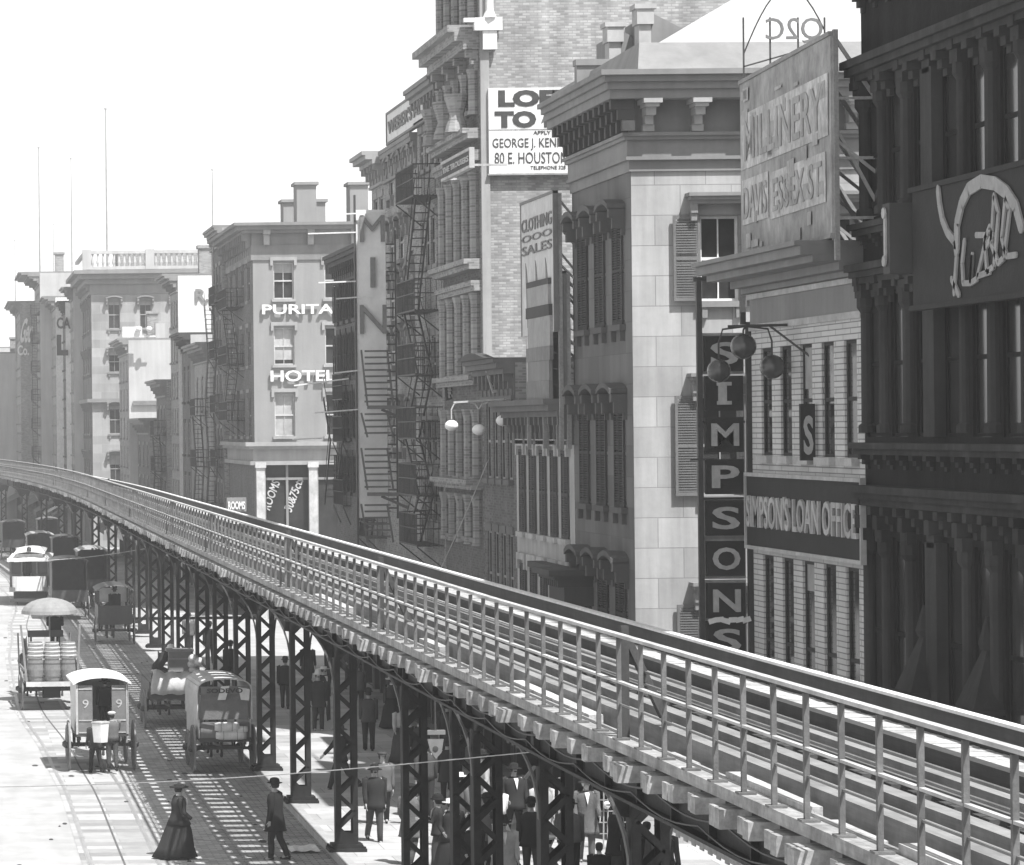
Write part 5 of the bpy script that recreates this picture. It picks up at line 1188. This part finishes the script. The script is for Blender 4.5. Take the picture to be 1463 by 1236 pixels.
k.build('basket_body', m_white, S); k = MB(); k.lathe((X-.1, Y-.9, 1.44), [(.225, 0), (.235, .03), (.225, .06)], 4, sx=1.1, sy=.9); k.build('rim', m_cream, S); S.rotation_euler.z = 0
horse('dark horse in harness hidden beyond the white roofed delivery wagon', (X+.05, Y+4.6, .012), -1, m_hide2)
# barrel wagon
T = thing('barrel_wagon', 'flat dray with tall stakes carrying upright oak barrels', 'wagon'); running_gear(T, 1.0, .7, 3.4, .66, .5, .86)
k = MB(); k.box(-.88, .88, -.1, 4.2, .86, .96); k.box(-.9, .9, -.16, -.1, .84, 1.0); k.build('bed', m_wagl, T)
k = MB()
for s_, t_ in ((-1, -.2), (1, .1)):
    k.bar((s_*.86, 0, .9), (s_*.86+t_, -.05, 2.95), .07); k.bar((s_*.88, 4.0, .9), (s_*.92, 4.1, 2.4), .06); k.bar((s_*.88, 0, 1.3), (s_*.88, 4.0, 1.3), .04, .1)
k.build('stake', m_wood, T)
k = MB(); k.box(-.55, .62, 3.7, 4.1, 2.30, 2.38); k.box(-.5, -.44, 3.8, 4.0, .96, 2.3); k.box(.5, .56, 3.8, 4.0, .96, 2.3); k.box(-.6, .66, 3.66, 3.7, 2.28, 2.52); k.build('seat', m_wag, T)
k = MB(); k.box(-.3, .3, .2, .7, .42, .84); k.build('tool_box', m_black, T)
X, Y = place(T, 75, 1016, -2)
def barrel(label, x, y, z, mt, group):
    S = thing('barrel', label, 'barrel', (x, y, z), group); k = MB(); k.lathe((x, y, z), [(.23, 0), (.27, .2), (.295, .42), (.27, .64), (.23, .84), (.21, .84), (.21, .80), (.02, .80)], 18); k.build('staves', m_barrel, S)
    k = MB()
    for zz, r_ in ((.06, .243), (.2, .273), (.64, .273), (.78, .243)): k.lathe((x, y, z+zz-.02), [(r_, 0), (r_+.008, .0), (r_+.004, .045), (r_-.004, .045)], 18)
    k.build('hoop', mt, S)
GB = 'oak barrels standing on the dray'
nm = ['left', 'middle', 'right']
for r_, yy in enumerate((.25, .9, 1.55, 2.2, 2.85)):
    for c in range(3):
        barrel(f'oak barrel, {nm[c]} of the {["rearmost","second","third","fourth","front"][r_]} row on the dray', X-.57+.57*c+yy*.035, Y+yy+(.0 if c != 1 else -.06), .98+(0 if r_ == 0 else .09*r_), m_hoop if r_ == 0 else m_white, GB)
for r_, yy in enumerate(()):
    for c in range(3): barrel(f'pale hooped barrel stacked on top, {nm[c]} of the {["rear","front"][r_]} upper row', X-.57+.57*c+yy*.035, Y+yy+.1*(c != 1), 1.80-.25*(r_ == 0 and c == 1), m_white, GB)
person('driver in black seen from behind on the barrel dray seat', (X+.25, Y+3.9, 0), 3, 1.7, coat=m_black, trou=m_black, hat='slouch', seat=2.42, arms=((30, 60), (30, 60)), shirt=False, fat=1.4)
S = thing('umbrella', 'large pale canvas umbrella fixed above the barrel dray seat', 'umbrella', (X+.05, Y+3.6, 2.4)); k = MB(); c = (X+.05, Y+3.6, 3.12)
prof = [(1.0*math.cos(math.pi/2*i/7), .56*math.sin(math.pi/2*i/7)) for i in range(7)]+[(.02, .57)]
n = 16; vs = []
for r_, z in prof:
    for j in range(n): t = 2*math.pi*j/n; f_ = 1 if j % 2 == 0 else .965; vs.append((c[0]+r_*f_*math.cos(t)*1.0, c[1]+r_*f_*math.sin(t), c[2]+z*(.5+.5*f_)))
k.add(vs, [(i*n+j, i*n+(j+1) % n, (i+1)*n+(j+1) % n, (i+1)*n+j) for i in range(len(prof)-1) for j in range(n)]); k.build('canopy', mat('umbrella_canvas', .26, s=3, var=.2), S)
k = MB(); k.bar((c[0], c[1], 2.3), (c[0], c[1], 3.6), .05); k.build('pole', m_wood, S)
horse('horse with head lowered left of the barrel dray', (X-.62, Y+6.2, .012), -6, m_hide, gait=.6); horse('second harness horse beside it beyond the barrel dray', (X+.35, Y+6.1, .012), -4, m_hide2, gait=-.6)
# covered van
T = thing('covered_wagon', 'canvas covered wagon with grey tailboard and white parcels parked by the lattice columns', 'wagon'); running_gear(T, .84, .5, 2.6, .66, .5, .9)
k = MB(); k.box(-.7, .7, 0, 3.0, .9, .98); k.box(-.72, .72, -.04, 0, .88, 1.0); k.build('floor', m_wag, T)
k = MB(); n = 12; P_ = []
for i in range(n+1):
    t = math.pi*i/n; P_.append((-.74*math.cos(t)*(1 if 0 < i < n else 1), 2.28+.34*math.sin(t)**.6))
P_ = [(-.74, 1.5)]+P_+[(.74, 1.5)]
for (a, b), (c, d) in zip(P_, P_[1:]):
    q = Vector((c-a, 0, d-b)).normalized(); nn = Vector((-q.z, 0, q.x))*.03; k.prism([(a, -.02, b), (c, -.02, d), (c+nn.x, -.02, d+nn.z), (a+nn.x, -.02, b+nn.z)], (0, 3.0, 0))
k.build('canvas_cover', m_canvL, T)
k = MB(); k.box(-.73, -.70, 0, 3.0, .98, 1.5); k.box(.70, .73, 0, 3.0, .98, 1.5); k.build('side_board', m_wagl, T)
k = MB(); k.box(-.66, .66, .06, .1, 1.5, 2.25); tb = k.build('rear_curtain', m_tarp, T); k = MB(); k.box(-.66, .66, -.02, .04, 2.2, 2.42); vb = k.build('valance', m_wagm, T)
k = MB(); k.prism([(-.1, -.035, 2.42), (.14, -.035, 2.44), (.02, -.035, 2.05), (-.2, -.035, 2.05)], (0, .012, 0)); k.prism([(.38, -.035, 2.4), (.7, -.035, 2.34), (.68, -.035, 2.02), (.45, -.035, 2.05)], (0, .012, 0)); k.build('rag', m_white, vb)
k = letters("SODEVO", (-.5, -.045, 2.24), (1, 0, 0), (0, 0, 1), 1.0, .13, .006, bold=.03); k.build('lettering', m_letterdark, vb)
k = MB(); k.box(-.68, .68, -.01, .05, .99, 1.42); k.bar((-.66, -.06, 1.42), (.66, -.06, 1.2), .03); k.bar((-.66, -.05, 1.42), (.66, -.05, 1.42), .04); k.build('tailboard', m_wagm, T)
X, Y = place(T, 322, 1106, -2)
for lb, x, z, w_, h_ in (('long white parcel tied low behind the covered wagon', .16, 1.08, .42, .12), ('rounded grey parcel on top of the white one at the covered wagon tail', .05, 1.32, .34, .13), ('small pale parcel wedged at the right of the covered wagon tail', .42, 1.25, .2, .09)):
    S = thing('parcel', lb, 'parcel', (X+x, Y-.12, z), None); k = MB(); k.lathe((X+x, Y-.10, z), [(.02, -w_), (h_*.8, -w_), (h_, -w_*.7), (h_*1.04, 0), (h_, w_*.7), (h_*.8, w_), (.02, w_)], 10, axis='x', sx=.8, sy=1); k.build('wrapping', m_cloth, S, smooth=True)
    k = MB()
    for q in (-.5, .4): k.lathe((X+x+w_*q, Y-.10, z), [(h_*1.03, -.008), (h_*1.05, .008)], 10, axis='x', sx=.8)
    k.build('string', m_wood, S)
horse('dark horse standing between the shafts of the canvas covered wagon', (X+.1, Y+4.7, .012), 0, m_hide)
# open wagon with tarpaulin and crate
T = thing('open_wagon', 'open wagon with a sheet draped over its tail and a crate aboard', 'wagon'); running_gear(T, .86, .5, 2.8, .62, .5, .9)
k = MB(); k.box(-.72, .72, 0, 3.4, .9, .98); k.box(-.74, -.7, 0, 3.4, .981, 1.5); k.box(.7, .74, 0, 3.4, .981, 1.5); k.box(-.7, .7, 0, .05, .981, 1.25); k.build('bed', m_wag, T)
X, Y = place(T, 247, 1042, -1)
S = thing('tarpaulin', 'pale shiny sheet hanging over the tail of the open wagon', 'tarpaulin', (X, Y, 1.5)); k = MB(); n = 10; vs = []
for j, (yy, z) in enumerate(((.9, 1.72), (.3, 1.78), (-.02, 1.70), (-.08, 1.4), (-.07, 1.12))):
    for i in range(n+1): vs.append((X-.62+1.3*i/n-(.08 if j > 2 else 0)*(1-i/n), Y+yy-.03*math.sin(i*2.1+j), z+.03*math.sin(i*1.7)+(.08 if i < 3 and j < 3 else 0)))
k.add(vs, [(j*(n+1)+i, j*(n+1)+i+1, (j+1)*(n+1)+i+1, (j+1)*(n+1)+i) for j in range(4) for i in range(n)]); o = k.build('sheet', mat('glossy_sheet', .45, rough=.35, spec=.5, s=2, bump=.5), S, smooth=True); o.modifiers.new('thick', 'SOLIDIFY').thickness = .02
S = thing('crate', 'upright wooden crate standing in the open wagon', 'crate', (X+.35, Y+1.8, 1)); k = MB(); x, y = X+.38, Y+1.7; k.box(x-.36, x+.36, y, y+.7, 1.0, 2.35); k.build('box', m_wagm, S); k = MB()
for z in (1.3, 1.7, 2.1, 2.36): k.box(x-.4, x+.4, y-.03, y, z, z+.05)
k.box(x-.44, x+.44, y-.06, y+.74, 2.36, 2.43); k.build('slat', m_wood, S)
S = thing('bundle', 'heap of white cloth at the right of the wagon crate', 'bundle', (X+.8, Y+2, 1)); k = MB()
for i in range(7): k.ell((X+.85+random.uniform(-.18, .18), Y+1.7+random.uniform(-.3, .3), 1.55+i*.1), .17, .2, .14, 8, 6)
k.build('cloth', m_cloth, S, smooth=True)
person('man in dark coat and white hat bending over the open wagon with arm stretched right', (X-.32, Y+2.3, 1.0), 70, 1.7, lean=38, arms=((70, 10), (75, 8)), coat=m_dk, trou=m_dk, hat='slouch', hatm=m_wsh, shirt=False)
horse('horse whose legs show beneath the open wagon', (X+.05, Y+5.2, .012), 0, m_hide2, gait=.5)
# canopy wagon
T = thing('canopy_wagon', 'dark wagon with arched canopy roof and open sides farther up the street', 'wagon'); running_gear(T, .86, .5, 2.6, .62, .5, .9)
k = MB(); k.box(-.74, .74, 0, 3.0, .9, 1.0); k.box(-.76, .76, -.02, .03, 1.0, 1.75); k.box(-.76, -.72, .031, 3.0, 1.0, 1.75); k.box(.72, .76, .031, 3.0, 1.0, 1.75); k.build('body', m_wag, T)
k = MB()
for s_ in (-1, 1):
    for y in (.05, 1.5, 2.9): k.box(s_*.72-.03, s_*.72+.03, y-.03, y+.03, 1.75, 2.42)
k.build('canopy_post', m_wag, T)
k = MB(); n = 8; P_ = [(-.84+1.68*i/n, 2.40+.24*math.sin(math.pi*i/n)**.7) for i in range(n+1)]
for (a, b), (c, d) in zip(P_, P_[1:]): k.prism([(a, -.15, b), (c, -.15, d), (c, -.15, d+.05), (a, -.15, b+.05)], (0, 3.3, 0))
k.build('roof', m_wagm, T); k = MB(); k.box(-.76, .76, 2.95, 3.0, 1.75, 2.4); k.build('front_curtain', m_canvL, T)
X, Y = place(T, 165, 922, 0)
person('driver in dark jacket sitting under the arched canopy', (X+.1, Y+2.2, 0), 0, 1.7, seat=1.6, coat=m_dk, shirt=False); horse('horse whose legs show beneath the arched canopy wagon', (X, Y+4.9, .012), 0, m_hide)
# box vans farther on
def van(label, px, py, w_, h_, mt, roofm, hd=0, hl=None):
    T = thing('box_van', label, 'wagon', (0, 0, 0), 'box vans up the street'); running_gear(T, w_/2+.08, .5, 2.6, .6, .48, .9); k = MB(); a = w_/2
    k.box(-a, -a+.04, 0, 3.2, .9, h_); k.box(a-.04, a, 0, 3.2, .9, h_); k.box(-a+.041, a-.041, 0, 3.2, .9, .98); k.box(-a+.041, a-.041, 3.1, 3.2, .981, h_); k.box(-a+.041, a-.041, 0, .04, .981, 1.5); k.build('body', mt, T)
    k = MB(); n = 6; P_ = [(-a-.08+(w_+.16)*i/n, h_+.2*math.sin(math.pi*i/n)**.7) for i in range(n+1)]
    for (p, q), (c, d) in zip(P_, P_[1:]): k.prism([(p, -.2, q), (c, -.2, d), (c, -.2, d+.05), (p, -.2, q+.05)], (0, 3.5, 0))
    k.build('roof', roofm, T); X, Y = place(T, px, py, hd)
    horse(hl, (X, Y+5.0, .012), 0, m_hide)
van('dark box van left of the arched canopy wagon', 100, 886, 1.8, 2.9, m_wag, m_wag, 0, 'horse ahead of the dark box van')
van('dark box van with pale roof farther up beside the columns', 133, 868, 1.6, 3.0, m_wag, m_wagl, 0, 'horse ahead of the pale roofed box van')
van('distant covered van directly behind the streetcar', 58, 828, 1.7, 2.8, m_wagm, m_wagl, 0, 'distant horse past the streetcar')
van('distant dark van between streetcar and columns', 95, 835, 1.7, 2.8, m_wag, m_wagm, 0, 'distant horse beyond the two dark vans')
for lb, px, py in (('hazy van nearest the left edge past the streetcar', 20, 800), ('hazy van half way to the bend of the street', 70, 795)): van(lb, px, py, 1.7, 2.7, m_wag, m_wagm, 0, 'tiny horse of the '+lb)
# streetcar
T = thing('streetcar', 'streetcar with pale clerestory roof and rounded white dash coming down the track', 'streetcar'); k = MB()
k.box(-1.1, 1.1, .3, 9.0, .75, 1.0); k.box(-1.1, -1.04, 1.3, 8, 1.0, 1.75); k.box(1.04, 1.1, 1.3, 8, 1.0, 1.75)
for y in (1.3, 2.4, 3.5, 4.6, 5.7, 6.8, 7.95):
    for s_ in (-1, 1): k.box(s_*1.04, s_*1.1, y, y+.12, 1.751, 2.42)
for x in (-1.08, -.45, .38, 1.0): k.box(x, x+.08, .35, .42, 1.6, 2.45)
k.box(-1.05, 1.05, 1.25, 1.3, 1.0, 2.45); k.build('body', m_wagm, T)
k = MB(); k.box(-1.0, 1.0, 1.22, 1.245, 1.7, 2.35); k.build('window_glass', m_glass, T)
k = MB(); n = 8
P_ = [(-.95*math.cos(math.pi*i/n), .55-.45*math.sin(math.pi*i/n)) for i in range(n+1)]
for (a, b), (c, d) in zip(P_, P_[1:]): k.prism([(a, b, .8), (c, d, .8), (c, d, 1.6), (a, b, 1.6)], (0, .04, 0))
k.build('dash', m_white, T)
k = MB()
P_ = [(-1.2+2.4*i/8, 2.45+.12*math.sin(math.pi*i/8)) for i in range(9)]
for (a, b), (c, d) in zip(P_, P_[1:]): k.prism([(a, 0, b), (c, 0, d), (c, 0, d+.06), (a, 0, b+.06)], (0, 9.3, 0))
k.box(-1.2, 1.2, -.03, 0, 2.42, 2.62); k.build('roof', m_white, T)
k = MB(); k.box(-.75, .75, .9, 8.4, 2.62, 2.8); P_ = [(-.85+1.7*i/6, 2.8+.12*math.sin(math.pi*i/6)) for i in range(7)]
for (a, b), (c, d) in zip(P_, P_[1:]): k.prism([(a, .4, b), (c, .4, d), (c, .4, d+.05), (a, .4, b+.05)], (0, 8.3, 0))
k.build('clerestory', m_white, T); k = MB(); k.lathe((0, .3, 2.95), [(.1, 0), (.14, .05), (.12, .2), (.05, .28)], 8); k.build('headlamp', m_wag, T)
for y in (2.2, 6.6):
    for s_ in (-1, 1): k = MB(); k.lathe((s_*.72, y, .38), [(.05, -.05), (.38, -.05), (.38, .05), (.05, .05)], 16, axis='x'); k.build('wheel', m_iron, T)
k = MB(); k.box(-1.05, 1.05, -.15, .0, .22, .4); k.box(-.9, .9, 1.4, 7.6, .3, .75); k.build('fender', m_iron, T)
X, Y = place(T, 42, 866, 3)
person('motorman in dark uniform on the streetcar front platform', (X-.1, Y+.9, .95), 180, 1.7, legs=(3, -3), coat=m_dk, hat='cap')
# ---------------------------------------------------------------- people in the street and on the pavement
person('woman in long dark dress and wide flat hat crossing the street', foot(256, 1226), 82, 1.66, legs=(14, -12), arms=((5, 40), (5, 45)), coat=mat('dress_bodice', .03, rough=.95, s=3), trou=mat('dress_skirt', .028, rough=.95, s=3, var=.3), hat='wide', skirt=True, hem=.44, out=.3, fat=1.45)
person('man in long dark coat and bowler hat standing in the gutter', foot(394, 1228), -62, 1.78, legs=(9, -9), arms=((-4, 14), (6, 30)), coat=m_black, trou=m_dk, hem=.36, fat=1.3)
W = True
PE = [
 ('man in long jacket and slouch hat walking toward the viewer by a lattice column', (536, 1203), 176, 1.78, dict(legs=(8, -16), coat=m_dk, trou=m_mid, hat='slouch', hem=.44, arms=((-14, 18), (12, 18)))),
 ('man in grey jacket and cap walking just behind the slouch hatted man', (547, 1178), 185, 1.75, dict(legs=(-12, 10), coat=m_grey, hat='cap', hatm=m_mid)),
 ('broad man in dark jacket seen from behind, legs apart on the shaded pavement', (527, 1072), 8, 1.80, dict(legs=(4, -4), coat=m_mid, fat=1.1, arms=((4, 20), (4, 20)))),
 ('man striding left with one arm flung out behind the lattice column', (487, 1128), -60, 1.72, dict(legs=(24, -24), coat=m_dk, hat='slouch', hatm=m_mid, out=.8, arms=((30, 10), (-35, 10)))),
 ('helmeted man in a long dark coat standing near the white hat wearer', (455, 1044), 178, 1.85, dict(legs=(3, -3), coat=m_dk, hat='helmet', hatm=m_straw, hem=.40, arms=((-6, 20), (6, 20)))),
 ('man in dark suit and straw boater behind the helmeted man', (463, 1030), 150, 1.78, dict(coat=m_black, hat='boater', hatm=m_straw)),
 ('person in black beyond the columns near the pale wall strip', (408, 1012), 10, 1.74, dict(coat=m_black)),
 ('man in black standing alone between far lattice columns', (330, 985), 0, 1.75, dict(coat=m_black, legs=(4, -4))),
 ('tall man in dark tunic and piped trousers seen from behind', (609, 1168), 5, 1.86, dict(coat=m_mid, trou=m_dk, hem=.5, legs=(3, -3), fat=1.1)),
 ('boy with folded arms in dark jacket under the hanging lantern sign', (627, 1240), -70, 1.55, dict(coat=m_dk, trou=m_mid, legs=(12, -12), arms=((20, 80), (20, 80)))),
 ('man in pale jacket and light cap partly behind a thick column', (657, 1212), -120, 1.72, dict(coat=m_grey, hat='boater', hatm=m_straw)),
 ('boy in white shirt and striped cap climbing up above the crowd', (712, 1218), -20, 1.6, dict(coat=m_wsh, trou=m_mid, hat='cap', hatm=m_grey, hem=.52, legs=(26, -6), arms=((25, 30), (10, 40)))),
 ('man in mottled grey coat reading left of the white shirted boy', (697, 1252), 60, 1.74, dict(coat=m_grey, trou=m_dk, hem=.45, arms=((20, 70), (20, 70)))),
 ('man in bowler and grey jacket with white collar seen from behind', (816, 1262), 5, 1.72, dict(coat=m_grey, trou=m_black, hem=.5, legs=(5, -5))),
 ('bearded man in open pale overcoat facing the viewer', (838, 1232), 180, 1.84, dict(coat=m_grey, trou=m_grey, hem=.34, beard='white', hat='slouch', hatm=m_mid, legs=(6, -5), arms=((4, 50), (4, 30)))),
 ('dark haired boy whose head just clears the bottom edge', (857, 1310), 0, 1.45, dict(coat=m_black, hat=None)),
 ('man in black coat and grey cap at the foot of the black bracket', (905, 1300), -20, 1.72, dict(coat=m_black, hat='cap', hatm=m_mid, fat=1.15)),
 ('person bending in a white apron between two thick columns', (730, 1262), -60, 1.6, dict(coat=m_wsh, trou=m_dk, hat=None, lean=30, hem=.5)),
 ('man in dark suit walking away behind the third column from the right', (650, 1130), 0, 1.74, dict(coat=m_dk, legs=(14, -14))),
 ('woman in dark dress and pale hat far down the pavement', (560, 1040), 0, 1.62, dict(skirt=True, coat=m_mid, hat='wide', hatm=m_straw, hem=.44)),
 ('man in grey suit far down the pavement near the shop steps', (512, 1020), 0, 1.72, dict(coat=m_grey)),
 ('man in dark overcoat waiting beside the kerb beyond the columns', (440, 985), 20, 1.74, dict(coat=m_dk, hem=.36)),
 ('man in straw boater among the far shoppers', (475, 990), 180, 1.74, dict(coat=m_dk, hat='boater', hatm=m_straw)),
 ('distant man in black between the hazy columns', (300, 950), 0, 1.74, dict(coat=m_black)),
 ('distant man in pale jacket walking by the hazy columns', (270, 935), 180, 1.74, dict(coat=m_grey)),
]
rr = random.Random(11)
EX = [('man in grey cap and dark jacket', 588, 1236), ('woman in dark dress with a straw hat', 645, 1252), ('man in black suit and bowler', 675, 1290), ('stout man in pale coat and slouch hat', 720, 1290), ('man in charcoal overcoat', 760, 1262),
 ('boy in grey jacket and light cap', 785, 1300), ('man in dark suit and straw boater', 880, 1262), ('man in mid grey jacket without a hat', 925, 1290), ('woman in grey dress and wide dark hat', 950, 1300), ('man in black frock coat', 640, 1150), ('man in shirt sleeves and dark vest', 690, 1180),
 ('man in dark suit and slouch hat', 735, 1205), ('man in light jacket and bowler', 775, 1222), ('man in black with a cap', 600, 1110), ('woman in pale dress', 575, 1090), ('man in dark jacket', 640, 1095), ('man in grey overcoat and bowler', 500, 985), ('man in black suit', 520, 965)]
wh = ['nearest the bottom edge under the deck', 'between the thick near columns', 'beside the curved iron bracket', 'in the shade of the shop fronts', 'close to the building side of the pavement', 'among the crowd on the pavement']
for i, (lb, px, py) in enumerate(EX):
    PE.append((lb+' '+wh[i % 6], (px, py), rr.choice([0, 10, 170, 180, 185, -90, 90, 30]), rr.uniform(1.62, 1.82) if 'boy' not in lb else 1.45,
        dict(coat=m_grey if 'grey' in lb else (m_cream if 'pale' in lb or 'light jacket' in lb or 'shirt' in lb else m_dk), trou=m_dk if i % 2 else m_mid, skirt='dress' in lb, hem=.44 if 'dress' in lb or i % 3 else .36,
             hat='cap' if 'cap' in lb else 'boater' if 'boater' in lb or 'straw' in lb else 'wide' if 'wide' in lb else 'slouch' if 'slouch' in lb else None if 'without' in lb else 'bowler', hatm=m_straw if 'straw' in lb or 'light cap' in lb else m_black,
             legs=(rr.uniform(2, 20), -rr.uniform(2, 18)), arms=((rr.uniform(-18, 10), rr.uniform(8, 60)), (rr.uniform(-5, 20), rr.uniform(8, 70))), fat=rr.uniform(1.15, 1.35))))
for lb, (px, py), hd, hh, kw in PE: person(lb, foot(px, py, W), hd, hh, group='people on the pavement under the tracks', **kw)
k = MB()
for i in range(90):
    x, y = random.uniform(-1, 8.3), random.uniform(66, 170); r_ = random.uniform(.03, .11); k.ell((x, y, .0), r_, r_*random.uniform(1, 3), .03, 6, 4)
tag(k.build('street_dirt', m_mid), 'scattered dung and dirt specks on the street surface', kind='stuff')
# hanging lantern-shaped sign, ladder-like newsstand rack, post, litter
X, Y = gp(622, 1225, .15); YY = 74.0
S = thing('shield_sign', 'grey shield shaped sign hanging over the pavement beside a column', 'sign', (xf(622, 1050, YY), YY, zf(622, 1080, YY)))
def q_(a, b): return (xf(a, b, YY), YY, zf(a, b, YY))
k = MB(); k.prism([q_(611, 1056), q_(634, 1056), q_(631, 1075), q_(623, 1084), q_(615, 1073)], (0, .08, 0)); k.box(q_(608, 1050)[0], q_(636, 1050)[0], YY-.04, YY+.12, q_(1, 1056)[2], q_(1, 1050)[2]); k.build('shield', m_shut, S)
k = MB(); k.bar(q_(622, 1050), (q_(622, 1050)[0], YY, 4.9), .03); k.ell((q_(622, 1070)[0], YY-.01, q_(622, 1070)[2]), .07, .01, .07, 10, 6); k.build('hanger', m_iron, S)
S = thing('iron_rack', 'tall openwork iron rack with a white globe behind the bearded man', 'rack', (xf(860, 1150, 70), 70, .15)); k = MB(); YY = 70.0
for px in (798, 806, 862, 868): k.bar((xf(px, 1200, YY), YY, .15), (xf(px, 1060, YY), YY, zf(px, 1118, YY)), .03)
for i in range(9):
    z = .5+i*.25; k.bar((xf(798, 1150, YY), YY, z), (xf(806, 1150, YY), YY, z), .02); k.bar((xf(855, 1150, YY), YY, z), (xf(900, 1150, YY), YY, z), .02)
k.bar((xf(798, 1150, YY), YY, 2.6), (xf(868, 1150, YY), YY, 2.6), .03); k.build('rack_frame', m_frame, S); k = MB(); k.ell((xf(866, 1150, YY), YY-.05, zf(866, 1150, YY)), .08, .08, .09, 10, 8); k.build('globe', m_white, S, smooth=True)
S = thing('street_lamp', 'iron lamp post with pale globe leaning over the pavement between columns', 'street lamp', (xf(700, 1230, 64), 64, .15)); k = MB(); x = xf(775, 1110, 60); 
k.bar((x, 60, .15), (x, 60, 3.0), .07); k.bar((xf(750, 1112, 60), 60, zf(750, 1112, 60)), (xf(775, 1082, 60), 60, zf(775, 1082, 60)), .06); k.build('post', m_frame, S); k = MB(); k.ell((xf(776, 1082, 60), 60, zf(776, 1082, 60)), .06, .06, .06, 10, 8); k.build('globe', m_white, S, smooth=True)
S = thing('litter', 'crumpled sheet of white paper lying in the gutter by the kerb', 'paper', foot(436, 1217)); k = MB(); X, Y = gp(436, 1217)
vs = [(X+a*.11-.35, Y+b*.35-.3, .03+.05*random.random()) for b in range(4) for a in range(7)]; k.add(vs, [(b*7+a, b*7+a+1, b*7+a+8, b*7+a+7) for b in range(3) for a in range(6)]); k.build('sheet', m_white, S)
# overhead wires
def wire(lb, pts, r_=.012, m=None):
    S = thing('wire', lb, 'wire', pts[0]); k = MB(); k.tube(pts, r_, 5); k.build('strand', m or m_cream, S)
a = Vector((xf(815, 1069, 41), 41, zf(815, 1069, 41))); b = Vector((xf(-40, 1125, 60), 60, zf(-40, 1125, 60)))
wire('thin pale span wire stretched from the railway girder across the street', [a.lerp(b, t)-Vector((0, 0, .12*math.sin(math.pi*t))) for t in [i/16 for i in range(17)]], .008)
for lb, (p0, p1, Ya, Yb) in (('pale wire slanting down in front of the dark tenements', ((735, 560), (630, 812), 90, 90)), ('span wire crossing the street above the streetcar', ((20, 803), (230, 780), 150, 150))):
    a = Vector((xf(*p0, Ya), Ya, zf(*p0, Ya))); b = Vector((xf(*p1, Yb), Yb, zf(*p1, Yb))); wire(lb, [a.lerp(b, t)-Vector((0, 0, .15*math.sin(math.pi*t))) for t in [i/8 for i in range(9)]], .016)
# ---------------------------------------------------------------- haze
hz = MB(); hz.box(-86, 96, -9, 561, -1.2, 48)
m = bpy.data.materials.new('haze'); m.use_nodes = True; t = m.node_tree; t.nodes.remove(t.nodes["Principled BSDF"])
pv = t.nodes.new("ShaderNodeVolumePrincipled"); pv.inputs["Color"].default_value = (.95, .95, .95, 1); pv.inputs["Density"].default_value = HAZE
pv.inputs["Anisotropy"].default_value = 0.0
t.links.new(pv.outputs[0], t.nodes["Material Output"].inputs["Volume"])
tag(hz.build('haze', m), kind='stuff')
